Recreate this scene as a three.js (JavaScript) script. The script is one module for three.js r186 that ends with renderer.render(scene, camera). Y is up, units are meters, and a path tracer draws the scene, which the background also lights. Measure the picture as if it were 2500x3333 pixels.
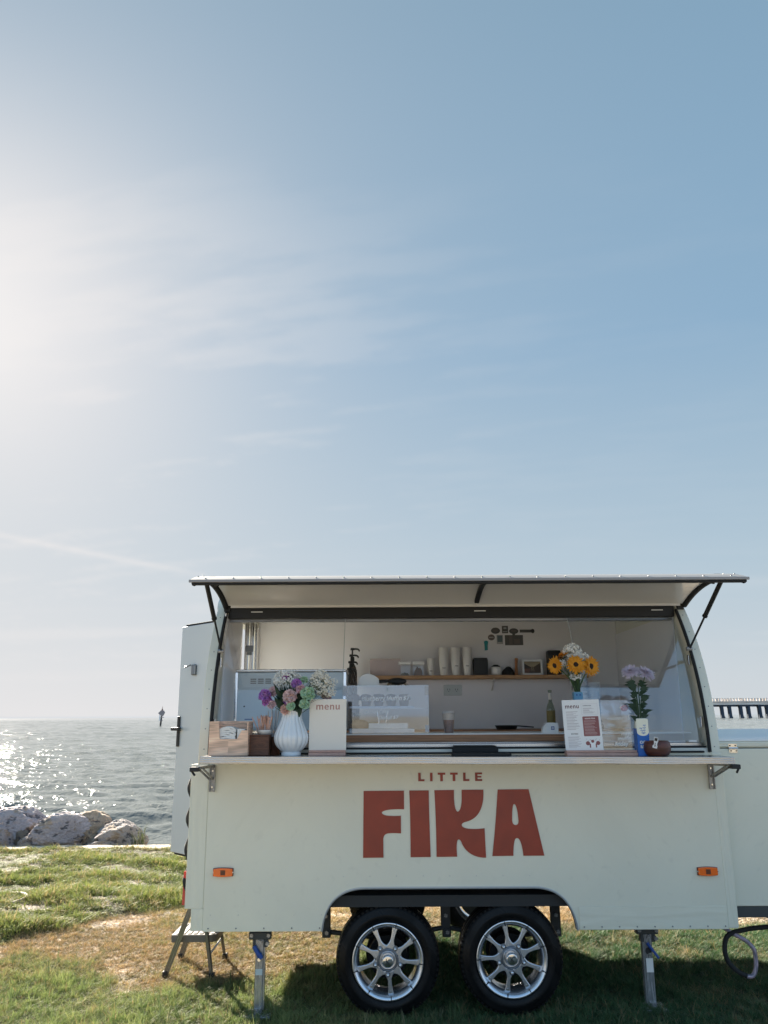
import * as THREE from 'three';
import { RoundedBoxGeometry } from 'three/addons/geometries/RoundedBoxGeometry.js';
import { mergeGeometries, mergeVertices } from 'three/addons/utils/BufferGeometryUtils.js';
import { ImprovedNoise } from 'three/addons/math/ImprovedNoise.js';

// ---------------------------------------------------------------- camera, sky, sun, exposure
const scene = new THREE.Scene();
const camera = new THREE.PerspectiveCamera(64.33, 0.75, 0.05, 30000);
camera.position.set(0, 1.6, 4.95);
camera.rotation.order = 'YXZ';
camera.rotation.set(THREE.MathUtils.degToRad(14.1), 0, THREE.MathUtils.degToRad(-0.3));
const renderer = new THREE.WebGLRenderer({ antialias: true });
renderer.toneMapping = THREE.LinearToneMapping;
const EXPOSURE = 4.6;
renderer.toneMappingExposure = EXPOSURE;
renderer.shadowMap.enabled = true;

const D = Math.PI / 180;
const SUN_AZ = -30.5 * D, SUN_EL = 24.5 * D;
const sunDir = new THREE.Vector3(Math.sin(SUN_AZ) * Math.cos(SUN_EL), Math.sin(SUN_EL), -Math.cos(SUN_AZ) * Math.cos(SUN_EL));
const sun = new THREE.DirectionalLight(new THREE.Color().setRGB(1, 0.9, 0.76), 5);
sun.name = 'sun';
sun.position.copy(sunDir).multiplyScalar(60);
sun.castShadow = true;
sun.shadow.mapSize.set(2048, 2048);
Object.assign(sun.shadow.camera, { left: -12, right: 12, top: 12, bottom: -12, near: 1, far: 140 });
scene.add(sun, sun.target);

const noiseGen = new ImprovedNoise();
const n3 = (x, y, z) => noiseGen.noise(x, y, z);
function fbm(x, y, z, oct = 4) { let s = 0, a = 0.5; for (let i = 0; i < oct; i++) { s += a * n3(x, y, z); x = x * 2.03 + 3.1; y = y * 2.03 + 1.7; z = z * 2.03 + 5.3; a *= 0.5; } return s; }
function rng(seed) { let s = seed >>> 0; return () => { s = (s + 0x6d2b79f5) | 0; let t = Math.imul(s ^ (s >>> 15), 1 | s); t = (t + Math.imul(t ^ (t >>> 7), 61 | t)) ^ t; return ((t ^ (t >>> 14)) >>> 0) / 4294967296; }; }
const clamp = THREE.MathUtils.clamp, lerp = THREE.MathUtils.lerp, smooth = THREE.MathUtils.smoothstep;
const lin = (v) => (v /= 255, v <= 0.04045 ? v / 12.92 : Math.pow((v + 0.055) / 1.055, 2.4));
const lin3 = (r, g, b) => [lin(r), lin(g), lin(b)];

(function buildSky() {
  const W = 2048, H = 1024, data = new Float32Array(W * H * 4);
  const table = [[-90, lin3(150, 152, 150)], [0, lin3(206, 212, 217)], [3, lin3(200, 210, 217)], [10, lin3(175, 197, 212)], [25, lin3(137, 173, 202)], [46, lin3(123, 159, 186)], [90, lin3(114, 155, 196)]];
  const white = lin3(238, 235, 234);
  for (let j = 0; j < H; j++) {
    const el = ((j + 0.5) / H - 0.5) * 180, y = Math.sin(el * D), c = Math.cos(el * D);
    let k = 0; while (k < table.length - 2 && table[k + 1][0] < el) k++;
    const f = clamp((el - table[k][0]) / (table[k + 1][0] - table[k][0]), 0, 1);
    const base = [0, 1, 2].map((i) => lerp(table[k][1][i], table[k + 1][1][i], f));
    for (let i = 0; i < W; i++) {
      const a = ((i + 0.5) / W - 0.5) * 2 * Math.PI, x = Math.cos(a) * c, z = Math.sin(a) * c;
      const s = Math.acos(clamp(x * sunDir.x + y * sunDir.y + z * sunDir.z, -1, 1)) / D;
      let g = 0.74 * (1 - 0.5 * smooth(el, 30, 47)) * Math.exp(-((s / 16.5) ** 2)) + 0.24 * Math.exp(-((s / 38) ** 2));
      const low = Math.exp(-Math.max(el, 0) / 9);
      const az = Math.atan2(x, -z) / D - SUN_AZ / D, azn = Math.abs(((az + 540) % 360) - 180);
      g = Math.max(g, 0) + 0.75 * low * Math.exp(-((azn / 34) ** 2)) * (1 - g);
      let cloud = 0;
      if (el > 0.3) {
        const q = 1 / (y + 0.06), px = x * q, pz = z * q;
        const wisp = fbm(px * 2.4 + pz * 0.9 + 7, pz * 8.5 - px * 2.2, 2.5, 6), patch = fbm(px * 0.5 + 3.3, pz * 0.5, 9.1, 3);
        cloud = smooth(wisp + patch * 0.8, 0.0, 0.42) * (0.02 + 0.42 * Math.exp(-((s / 23) ** 2)) + 0.25 * smooth(s, 70, 110)) * smooth(el, 0.3, 5) * (1 - smooth(el, 27, 41) * (1 - smooth(s, 70, 110)));
        cloud += 0.3 * smooth(fbm(px * 0.25 + 11, pz * 1.3, 4.4, 4), 0.02, 0.4) * Math.exp(-(((el - 5) / 4) ** 2));
        const azs = Math.atan2(x, -z) / D, t = (azs + 27) / 14, ce = 11.55 - 1.75 * t - 0.25 * t * t;   // a contrail
        if (azs > -60 && azs < -12.5) cloud += (1 - smooth(azs, -20, -12.5) * 0.6) * 0.55 * Math.exp(-(((el - ce) / (0.17 + 0.05 * n3(azs * 1.3, 0, 0))) ** 2));
      }
      g = clamp(g + cloud * (1 - g), 0, 1);
      const back = smooth(s, 60, 115), bc = [lerp(1, 1.26, back), lerp(1, 1.42, back), lerp(1, 1.64, back)];
      const flare = 0.06 * Math.exp(-((s / 7) ** 2));
      const o = (j * W + i) * 4;
      for (let q = 0; q < 3; q++) data[o + q] = (lerp(base[q] * bc[q], white[q], g) + flare * [1, 0.96, 0.9][q]) / EXPOSURE;
      data[o + 3] = 1;
    }
  }
  const t = new THREE.DataTexture(data, W, H, THREE.RGBAFormat, THREE.FloatType);
  t.mapping = THREE.EquirectangularReflectionMapping; t.magFilter = THREE.LinearFilter; t.needsUpdate = true;
  scene.background = t; scene.environment = t;
})();

// ---------------------------------------------------------------- helpers
const taken = {};
function numbered(n) { const k = (taken[n] = (taken[n] ?? -1) + 1); return k ? n + '_' + String(k).padStart(3, '0') : n; }
function shade(o) { o.castShadow = true; o.receiveShadow = true; return o; }
function tag(o, label, category, group) { o.userData = { label, category }; if (group) o.userData.group = group; return o; }
function thing(name, label, category, p = [0, 0, 0], group) { const o = new THREE.Group(); o.name = numbered(name); o.position.set(...p); scene.add(o); return tag(o, label, category, group); }
function mesh(name, geo, mat, parent, label) { const m = shade(new THREE.Mesh(Array.isArray(geo) ? merge(geo) : geo, mat)); m.name = parent === scene ? numbered(name) : name; parent.add(m); if (label) m.userData.label = label; return m; }
function one(name, label, category, geo, mat, p = [0, 0, 0], group) { const m = mesh(name, geo, mat, scene); m.position.set(...p); return tag(m, label, category, group); }
function struct(name, geo, mat, kind = 'structure') { const m = mesh(name, geo, mat, scene); m.userData.kind = kind; return m; }
function sub(name, parent, p = [0, 0, 0]) { const o = new THREE.Group(); o.name = name; o.position.set(...p); parent.add(o); return o; }
function clean(g) { g = g.index ? g.toNonIndexed() : g; for (const k of Object.keys(g.attributes)) if (!['position', 'normal', 'uv', 'color'].includes(k)) g.deleteAttribute(k); if (!g.attributes.uv) g.setAttribute('uv', new THREE.BufferAttribute(new Float32Array(g.attributes.position.count * 2), 2)); return g; }
function merge(list) { return list.length === 1 ? list[0] : mergeGeometries(list.map(clean)); }
function box(x0, x1, y0, y1, z0, z1, r = 0) {
  const w = x1 - x0, h = y1 - y0, d = z1 - z0;
  const g = r > 0 ? new RoundedBoxGeometry(w, h, d, 2, Math.min(r, w / 2.01, h / 2.01, d / 2.01)) : new THREE.BoxGeometry(w, h, d);
  return g.translate((x0 + x1) / 2, (y0 + y1) / 2, (z0 + z1) / 2);
}
const V = (x, y, z) => new THREE.Vector3(x, y, z);
function rod(a, b, r, r2 = r, seg = 12) {
  a = Array.isArray(a) ? V(...a) : a; b = Array.isArray(b) ? V(...b) : b;
  const g = new THREE.CylinderGeometry(r2, r, a.distanceTo(b), seg);
  g.applyQuaternion(new THREE.Quaternion().setFromUnitVectors(V(0, 1, 0), b.clone().sub(a).normalize()));
  return g.translate((a.x + b.x) / 2, (a.y + b.y) / 2, (a.z + b.z) / 2);
}
function bar(a, b, w, h) { // a square-section bar from a to b
  a = V(...a); b = V(...b);
  const g = new THREE.BoxGeometry(w, h, a.distanceTo(b)), m = new THREE.Matrix4().lookAt(b, a, V(0, 1, 0));
  g.applyMatrix4(m); return g.translate((a.x + b.x) / 2, (a.y + b.y) / 2, (a.z + b.z) / 2);
}
function tube(pts, r, seg = 60, rs = 8, closed = false) { return new THREE.TubeGeometry(new THREE.CatmullRomCurve3(pts.map((p) => V(...p)), closed), seg, r, rs, closed); }
function lathe(pts, seg = 48) { return new THREE.LatheGeometry(pts.map((p) => new THREE.Vector2(p[0], p[1])), seg); }
function poly(pts, holes = []) { const s = new THREE.Shape(pts.map((p) => new THREE.Vector2(...p))); for (const h of holes) s.holes.push(new THREE.Path(h.map((p) => new THREE.Vector2(...p)))); return s; }
function extrude(shape, depth, bevel = 0, seg = 24) { return new THREE.ExtrudeGeometry(shape, { depth, bevelEnabled: bevel > 0, bevelSize: bevel, bevelThickness: bevel, bevelSegments: 2, curveSegments: seg }); }
function mat(c, rough = 0.6, metal = 0, more = {}) {
  const phys = ['clearcoat', 'transmission', 'sheen', 'ior', 'clearcoatRoughness', 'specularIntensity'].some((k) => k in more);
  const m = new (phys ? THREE.MeshPhysicalMaterial : THREE.MeshStandardMaterial)({ roughness: rough, metalness: metal, ...more });
  if (Array.isArray(c)) m.color.setRGB(...c); else m.color.set(c);
  return m;
}
function dataTex(w, h, fn, srgb = true) {
  const d = new Uint8Array(w * h * 4);
  for (let y = 0; y < h; y++) for (let x = 0; x < w; x++) { const c = fn(x / w, y / h, x, y), o = (y * w + x) * 4; d[o] = clamp(c[0], 0, 255); d[o + 1] = clamp(c[1], 0, 255); d[o + 2] = clamp(c[2], 0, 255); d[o + 3] = c[3] ?? 255; }
  const t = new THREE.DataTexture(d, w, h); t.wrapS = t.wrapT = THREE.RepeatWrapping; t.magFilter = THREE.LinearFilter; t.minFilter = THREE.LinearMipmapLinearFilter; if (srgb) t.colorSpace = THREE.SRGBColorSpace; t.needsUpdate = true; return t;
}
function tileNoise(u, v, f, seed, oct = 4) { // periodic in u, v
  let s = 0, a = 0.5; for (let i = 0; i < oct; i++) { const A = u * 2 * Math.PI, B = v * 2 * Math.PI, R = f / 6.283; s += a * n3(Math.cos(A) * R + seed, Math.sin(A) * R + Math.cos(B) * R * 0.73, Math.sin(B) * R + seed * 1.7); f *= 2; a *= 0.5; } return s;
}
function canvasTex(w, h, draw) { const c = document.createElement('canvas'); c.width = w; c.height = h; draw(c.getContext('2d'), w, h); const t = new THREE.CanvasTexture(c); t.colorSpace = THREE.SRGBColorSpace; t.magFilter = THREE.LinearFilter; return t; }
function rep(t, u, v) { const c = t.clone(); c.repeat.set(u, v); c.needsUpdate = true; return c; }

// ---------------------------------------------------------------- materials
const blotch = dataTex(256, 256, (u, v) => { const n = 128 + 230 * tileNoise(u, v, 5, 3.1, 5); return [n, n, n]; }, false);
const waviness = dataTex(256, 256, (u, v) => { const n = 128 + 200 * tileNoise(u, v, 3, 8.4, 2); return [n, n, n]; }, false);
const scuff = dataTex(512, 512, (u, v) => { const n = 120 + 190 * tileNoise(u, v, 6, 1.2, 6); return [n, n, n]; }, false);
const fine = dataTex(256, 256, (u, v) => { const n = 128 + 260 * tileNoise(u, v, 40, 5.2, 3); return [n, n, n]; }, false);
const brushed = dataTex(256, 512, (u, v) => { const n = 150 + 120 * n3(u * 5, v * 180, 1.5) + 60 * n3(u * 14, v * 420, 4.5); return [n, n, n]; }, false);
const paintMap = dataTex(512, 512, (u, v) => { const n = tileNoise(u, v, 4, 6.6, 6), d = tileNoise(u, v, 30, 2.2, 3); const k = 1 + n * 0.035 - Math.max(0, d - 0.2) * 0.1; return [224 * k, 221 * k, 202 * k]; });
const M = {};
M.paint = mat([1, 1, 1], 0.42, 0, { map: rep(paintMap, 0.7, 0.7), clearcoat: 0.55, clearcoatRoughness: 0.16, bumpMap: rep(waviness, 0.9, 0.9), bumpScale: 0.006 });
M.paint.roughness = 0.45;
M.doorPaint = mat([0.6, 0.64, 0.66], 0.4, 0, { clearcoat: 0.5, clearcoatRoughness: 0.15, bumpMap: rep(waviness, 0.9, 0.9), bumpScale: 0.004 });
M.hatchSkin = mat([0.26, 0.26, 0.258], 0.5, 0.1); M.hatchTrim = mat([0.3, 0.27, 0.25], 0.4, 0.5);
M.paintPlain = mat([0.62, 0.61, 0.54], 0.4, 0, { clearcoat: 0.4, clearcoatRoughness: 0.2 });
M.inside = mat([0.76, 0.745, 0.755], 0.35, 0, { bumpMap: rep(waviness, 0.6, 0.6), bumpScale: 0.003 });
M.inner = mat([0.68, 0.66, 0.63], 0.38, 0, { clearcoat: 0.6, clearcoatRoughness: 0.15, bumpMap: rep(waviness, 1.2, 1.2), bumpScale: 0.003 });
M.black = mat([0.012, 0.013, 0.014], 0.55);
M.rubber = mat([0.014, 0.014, 0.014], 0.78, 0, { bumpMap: rep(fine, 3, 3), bumpScale: 0.0006 });
M.tyre = mat([0.007, 0.0072, 0.0075], 0.9, 0, { specularIntensity: 0.35, roughnessMap: rep(scuff, 2, 1), bumpMap: rep(fine, 8, 2), bumpScale: 0.0008 });
M.steel = mat([0.56, 0.55, 0.54], 0.3, 1, { roughnessMap: rep(brushed, 1, 1), bumpMap: rep(brushed, 1, 1), bumpScale: 0.0002 });
M.steel.roughness = 0.42;
M.counter = mat([0.52, 0.5, 0.48], 0.26, 1, { bumpMap: rep(waviness, 3, 3), bumpScale: 0.0012 });
M.chrome = mat([0.8, 0.8, 0.8], 0.08, 1);
M.zinc = mat([0.42, 0.42, 0.41], 0.55, 0.4, { map: dataTex(256, 256, (u, v) => { const k = 222 + 70 * tileNoise(u, v, 9, 4.4, 5); return [k, k, k * 1.01]; }), roughnessMap: rep(scuff, 1, 1) });
M.alu = mat([0.7, 0.72, 0.76], 0.27, 0.92);
M.aluDark = mat([0.2, 0.22, 0.25], 0.35, 1);
M.chassis = mat([0.05, 0.055, 0.055], 0.6, 0, { map: null });
M.well = mat([0.02, 0.021, 0.021], 0.7); M.archLiner = mat([0.22, 0.23, 0.225], 0.6);
M.glass = mat([1, 1, 1], 0.02, 0, { transmission: 1, ior: 1.85, thickness: 0 });
M.tinted = mat([0.86, 0.92, 0.97], 0.015, 0, { transmission: 1, ior: 2.2, thickness: 0 });
M.acrylic = mat([0.94, 0.97, 1], 0.03, 0, { transmission: 1, ior: 1.95, thickness: 0 });
M.letter = mat([1, 1, 1], 0.5, 0, { map: dataTex(256, 256, (u, v) => { const k = 1 + 0.16 * tileNoise(u, v, 10, 2.9, 5); return [146 * k, 48 * k, 24 * k]; }), clearcoat: 0.35, clearcoatRoughness: 0.2 });
M.amber = mat([1, 0.15, 0.0], 0.18, 0, { transmission: 0.05, thickness: 0, clearcoat: 1, clearcoatRoughness: 0.05 });
M.amberDark = mat([0.12, 0.03, 0.01], 0.35);
M.red = mat([0.5, 0.02, 0.015], 0.2, 0, { clearcoat: 1, clearcoatRoughness: 0.05 });
M.blue = mat([0.01, 0.06, 0.28], 0.4);
M.white = mat([0.78, 0.78, 0.76], 0.45);
M.paper = mat([0.76, 0.74, 0.7], 0.85);
M.ceramic = mat([0.74, 0.76, 0.77], 0.22, 0, { clearcoat: 0.8, clearcoatRoughness: 0.08 });
function wood(r, g, b, seed, sx = 1, sy = 1) {
  return dataTex(256, 256, (u, v) => { const w = n3(u * 3, v * 7, seed) * 0.6, ring = Math.sin((v * 22 + w * 6) * 2 + seed), gr = n3(u * 12, v * 160, seed + 3); const k = 1 + 0.1 * ring + 0.2 * gr + 0.14 * n3(u * 2, v * 5, seed + 9); return [r * k, g * k, b * k]; });
}
M.bamboo = mat([1, 1, 1], 0.5, 0, { map: wood(222, 184, 156, 2) });
M.counterWood = mat([1, 1, 1], 0.5, 0, { map: rep(wood(150, 108, 76, 7), 3, 1) });
M.shelfWood = mat([1, 1, 1], 0.55, 0, { map: rep(wood(176, 136, 96, 11), 3, 0.5) });
M.darkWood = mat([1, 1, 1], 0.5, 0, { map: wood(96, 58, 38, 5) });
M.baseWood = mat([1, 1, 1], 0.5, 0, { map: wood(190, 150, 134, 9) });
M.bowl = mat([1, 1, 1], 0.4, 0, { map: wood(86, 46, 34, 15) });
M.leaf = mat([0.035, 0.075, 0.03], 0.6, 0, { side: THREE.DoubleSide });
M.leafDark = mat([0.02, 0.05, 0.028], 0.55, 0, { side: THREE.DoubleSide });
M.stem = mat([0.06, 0.12, 0.04], 0.6);

// ---------------------------------------------------------------- ground, beach, grass
function along(pts, x) { if (x <= pts[0][0]) return pts[0][1]; for (let i = 1; i < pts.length; i++) if (x <= pts[i][0]) return lerp(pts[i - 1][1], pts[i][1], (x - pts[i - 1][0]) / (pts[i][0] - pts[i - 1][0])); return pts[pts.length - 1][1]; }
const BANK = [[-6, 1.6], [-4, 0], [-2.84, -1.62], [-2.47, -2.15], [-1.81, -2.97], [0, -3.5], [3, -3.6], [8, -3.4]];
const TAN = [[-6, -2], [-2.56, -1.0], [-1.76, -0.72], [-1.02, -0.42], [-0.6, -0.75], [0, -1.6], [0.8, -2.2], [2, -2.1], [4, -2.2]];
function groundKind(x, z) { // shares of lush bank, dry lawn, bare sand
  const w1 = 0.35 * n3(x * 0.9, z * 0.9, 3.3) + 0.2 * n3(x * 2.7, z * 2.7, 7.1), b = BANK_AT(x) + w1 - z;
  const bank = smooth(b, -0.08, 0.12);
  const strip = Math.exp(-(((b + 0.16) / 0.17) ** 2)) * smooth(n3(x * 0.8 + 4, z * 0.8, 1.5) + n3(x * 5, z * 5, 2.2) * 0.5, -0.25, 0.3);
  let sand = strip * 0.95 + bank * smooth(n3(x * 0.85 + 2, z * 1.9 + 5, 6.2) + 0.4 * n3(x * 4, z * 4, 1.9), 0.3, 0.5);
  const gap = Math.exp(-(((z + 2.75) / 0.35) ** 2)) * smooth(x, -0.9, -0.4); sand = Math.max(sand, gap * (0.55 + 0.5 * n3(x * 2.2, z * 2.2, 8)));
  sand = Math.max(sand, smooth(x, 1.9, 2.3) * smooth(-z, 1.9, 2.2) * 0.9, 0.75 * smooth(n3(x * 1.9 + 9, z * 2.6, 3.7) + 0.4 * n3(x * 7, z * 7, 0.4), 0.45, 0.62));
  const t = TAN_AT(x) + 0.3 * n3(x * 1.3, z * 1.3, 12.2) + 0.12 * n3(x * 5, z * 5, 2.2) - z;
  const dry = (1 - bank) * clamp(smooth(t, -0.25, 0.25) + 0.55 * n3(x * 3.1, z * 3.1, 5.5), 0, 1);
  return { bank, dry, sand: clamp(sand, 0, 1) };
}
function BANK_AT(x) { return along(BANK, x); }
function TAN_AT(x) { return along(TAN, x); }
function groundY(x, z) {
  let y = 0.012 * n3(x * 1.1, z * 1.1, 4.4) + 0.006 * n3(x * 4, z * 4, 1.1);
  const b = BANK_AT(x) - z; if (b > -0.2 && z > -5.9) y += 0.05 * smooth(b, -0.1, 0.35) * (0.35 + 0.9 * Math.max(0, n3(x * 1.6, z * 1.6, 6.4) + 0.35));
  if (z < -5.7) { const s = -5.7 - z; y = lerp(y, -0.03, smooth(s, 0, 0.2)); y -= z < -6.1 ? 0.128 * Math.min(-6.1 - z, 12) : 0; y += z < -6.1 ? 0.03 * n3(x * 0.7, z * 0.7, 3) + 0.012 * n3(x * 3, z * 3, 3) : 0; }
  return y;
}
const SAND = [0.46, 0.39, 0.315], SOIL = [0.17, 0.13, 0.085], THATCH = [0.36, 0.27, 0.15], MOSS = [0.1, 0.1, 0.045];
(function buildGround() {
  const xs = [-3000, -400, -120, -40, -16, -9], zs = [400, 120, 40, 16, 9, 5, 3];
  for (let x = -6.4; x <= 6.4; x += 0.05) xs.push(x); xs.push(9, 16, 40, 120, 400, 3000); zs[0] = 3000; zs.splice(1, 0, 400);
  for (let z = 1.5; z >= -8; z -= 0.05) zs.push(z); for (let z = -8.2; z > -18; z -= 0.25) zs.push(z); zs.push(-30, -200, -9000);
  const P = [], C = [], U = [], I = [];
  for (const z of zs) for (const x of xs) {
    const k = groundKind(x, z), beach = smooth(-z, 5.75, 5.95), c = [0, 0, 0], wet = smooth(-z, 9.4, 10.4);
    for (let i = 0; i < 3; i++) {
      let v = lerp(lerp(MOSS[i], THATCH[i], k.dry), SOIL[i] * 0.6, k.bank * 0.8); v = lerp(v, [0.4, 0.365, 0.29][i] * (1 + 0.3 * n3(x * 0.3, z * 0.3, 2)), smooth(z, 0.5, 1.3));
      v = lerp(v, SAND[i], k.sand); v = lerp(v, [0.5, 0.44, 0.36][i] * (1 - 0.35 * wet), beach); c[i] = v;
    }
    P.push(x, groundY(x, z), z); C.push(...c); U.push(x / 1.6, z / 1.6);
  }
  const n = xs.length;
  for (let j = 0; j < zs.length - 1; j++) for (let i = 0; i < n - 1; i++) { const a = j * n + i; I.push(a, a + 1, a + n, a + 1, a + n + 1, a + n); }
  const g = new THREE.BufferGeometry();
  g.setAttribute('position', new THREE.Float32BufferAttribute(P, 3)); g.setAttribute('color', new THREE.Float32BufferAttribute(C, 3)); g.setAttribute('uv', new THREE.Float32BufferAttribute(U, 2));
  g.setIndex(I); g.computeVertexNormals();
  const grit = dataTex(1024, 1024, (u, v, x, y) => { const a = tileNoise(u, v, 60, 2.2, 4), b = tileNoise(u, v, 11, 7.7, 4), h = Math.sin(x * 12.9898 + y * 78.233) * 43758.5453, r = h - Math.floor(h); const k = 200 + 190 * a + 110 * b + (r - 0.5) * 40; return [k, k * 0.985, k * 0.96]; });
  const gb = dataTex(1024, 1024, (u, v) => { const k = 128 + 200 * tileNoise(u, v, 70, 2.2, 4) + 60 * tileNoise(u, v, 14, 1.1, 3); return [k, k, k]; }, false);
  const m = mat([1, 1, 1], 0.95, 0, { map: grit, bumpMap: gb, bumpScale: 0.02, vertexColors: true });
  const s = struct('ground', g, m); s.userData.label = 'lawn and sandy ground under the white food trailer'; s.userData.category = 'ground';
})();
function bladeGeo(blades, height, spread, width, seed, lean) { // one small clump of curved grass blades
  const r = rng(seed), P = [], N = [], I = [];
  for (let b = 0; b < blades; b++) {
    const a = r() * 6.283, d = spread * Math.sqrt(r()), x = Math.cos(a) * d, z = Math.sin(a) * d, h = height * (0.5 + 0.6 * r()), t = r() * 6.283, L = lean * (0.3 + r()) * h, w = width * (0.7 + 0.6 * r());
    const dx = Math.cos(t), dz = Math.sin(t), px = -dz * w / 2, pz = dx * w / 2, o = P.length / 3;
    const st = [[0, 0, 1], [0.25, 0.5, 0.85], [0.62, 0.82, 0.5], [1.05, 1, 0.04]];
    for (const [f, y, ww] of st) { const cx = x + dx * L * f, cz = z + dz * L * f, ny = 0.55; for (const s of [-1, 1]) { P.push(cx + s * px * ww, y * h - 0.004, cz + s * pz * ww); N.push(-dx * 0.8, ny, -dz * 0.8); } }
    for (let k = 0; k < 3; k++) { const q = o + k * 2; I.push(q, q + 1, q + 2, q + 1, q + 3, q + 2); }
  }
  const g = new THREE.BufferGeometry(); g.setAttribute('position', new THREE.Float32BufferAttribute(P, 3)); g.setAttribute('normal', new THREE.Float32BufferAttribute(N, 3)); g.setIndex(I); g.normalizeNormals(); return g;
}
const grassMat = mat([1, 1, 1], 0.75, 0, { transmission: 0.45, thickness: 0, side: THREE.DoubleSide, specularIntensity: 0.4 });
function scatter(name, label, geo, list) {
  const im = new THREE.InstancedMesh(geo, grassMat, list.length), o = new THREE.Object3D(), c = new THREE.Color();
  list.forEach((p, i) => { o.position.set(p.x, groundY(p.x, p.z), p.z); o.rotation.set((p.r2 - 0.5) * 0.35, p.r * 6.283, (p.r - 0.5) * 0.35); o.scale.set(p.s, p.h, p.s); o.updateMatrix(); im.setMatrixAt(i, o.matrix); im.setColorAt(i, c.setRGB(...p.c)); });
  shade(im); im.name = name; im.userData = { label, category: 'grass', kind: 'stuff' }; scene.add(im); return im;
}
const mixc = (a, b, f) => a.map((v, i) => lerp(v, b[i], f));
(function buildGrass() {
  const r = rng(77), lawn = [[], []], lush = [[], []];
  const seen = (x, z) => x > -2.35 + z * 0.52 && x < 2.35 - z * 0.5 && !(z < -3.4 && x > -0.75 && x < 2.2);
  const step = 0.0135;
  for (let z = 0.45; z > -5.76; z -= step) for (let x = -5.3; x < 3.6; x += step) {
    const px = x + (r() - 0.5) * step * 1.6, pz = z + (r() - 0.5) * step * 1.6, t = r(), t2 = r(), t3 = r(), t4 = r();
    if (!seen(px, pz)) continue;
    const k = groundKind(px, pz);
    if (k.bank > 0.5 ? t > 0.24 : (k.dry > 0.6 ? t > 0.62 : t > 0.85)) continue;
    if (t2 < k.sand * 0.93) continue;
    const hi = n3(px * 2.2, pz * 2.2, 9.9), patch = n3(px * 0.9, pz * 0.9, 21.5) + 0.5 * n3(px * 6, pz * 6, 1.5);
    let col, h, s = 0.8 + 0.5 * t3; const tuft = n3(px * 15, pz * 15, 3.3) + 0.6 * n3(px * 38, pz * 38, 8.8); if (k.bank < 0.5 && tuft < -0.28 && t4 < 0.75) continue;
    if (k.bank > 0.5) {
      const mound = clamp(0.5 + 1.3 * n3(px * 1.4, pz * 2.4, 6.4) + 0.75 * n3(px * 6.5, pz * 7.5, 1), 0.12, 1.45);
      col = mixc(mixc([0.13, 0.195, 0.05], [0.31, 0.36, 0.1], t3), [0.48, 0.38, 0.19], t4 < 0.16 + 0.25 * clamp(-patch, 0, 1) + 0.35 * smooth(-pz, 4.9, 5.7) ? 0.85 : 0.08);
      if (mound < 0.32 && t2 < 0.55) continue; h = mound * (0.75 + 0.5 * t3); lush[t < 0.15 ? 0 : 1].push({ x: px, z: pz, r: t4, r2: t3, s: s * (0.8 + 0.4 * mound), h, c: col });
    } else {
      const dryMix = clamp(k.dry + 0.35 * patch * (k.dry > 0.15 ? 1 : 0.4), 0, 1);
      const shadeTint = smooth(px, -0.5, 0.3), green = mixc(mixc([0.16, 0.235, 0.075], [0.32, 0.36, 0.135], t3), mixc([0.05, 0.12, 0.05], [0.1, 0.19, 0.075], t3), shadeTint), tan = mixc([0.5, 0.36, 0.19], [0.36, 0.245, 0.125], t4);  // darker greens to the right: lush turf, plus trailer shade put into the colour
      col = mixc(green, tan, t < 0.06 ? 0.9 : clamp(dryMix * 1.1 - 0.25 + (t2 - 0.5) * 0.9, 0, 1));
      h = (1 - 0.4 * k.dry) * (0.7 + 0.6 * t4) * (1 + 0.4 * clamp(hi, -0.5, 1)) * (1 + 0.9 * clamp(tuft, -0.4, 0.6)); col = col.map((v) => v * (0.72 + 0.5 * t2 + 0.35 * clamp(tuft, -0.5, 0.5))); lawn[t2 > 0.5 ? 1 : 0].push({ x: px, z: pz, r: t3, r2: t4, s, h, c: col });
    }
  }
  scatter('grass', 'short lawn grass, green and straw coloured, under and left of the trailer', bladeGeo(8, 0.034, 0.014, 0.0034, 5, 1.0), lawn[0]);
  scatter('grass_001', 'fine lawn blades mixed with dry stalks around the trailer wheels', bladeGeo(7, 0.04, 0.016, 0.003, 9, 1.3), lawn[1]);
  scatter('grass_002', 'lush green grass clumps on the bank before the seawall', bladeGeo(8, 0.068, 0.03, 0.0055, 15, 1.1), lush[0]);
  scatter('grass_003', 'broad bladed coastal grass with sandy gaps below the seawall', bladeGeo(7, 0.055, 0.034, 0.0065, 21, 1.5), lush[1]);
  const tall = [], q = rng(5);
  for (let i = 0; i < 1500; i++) { const x = -2.6 + q() * 5.2, z = 0.4 - q() * 5.9; if (!seen(x, z)) continue; const f = n3(x * 1.4, z * 1.4, 30) ; if (f < -0.05 || groundKind(x, z).dry > 0.7) continue; tall.push({ x, z, r: q(), r2: q(), s: 0.7 + q() * 0.5, h: 0.6 + q() * 0.8, c: mixc([0.09, 0.14, 0.05], [0.36, 0.33, 0.2], q() < 0.3 ? 0.9 : 0.1 * q()) }); }
  scatter('grass_004', 'taller loose grass stalks standing above the lawn', bladeGeo(3, 0.1, 0.02, 0.003, 31, 0.55), tall);
})();
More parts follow.
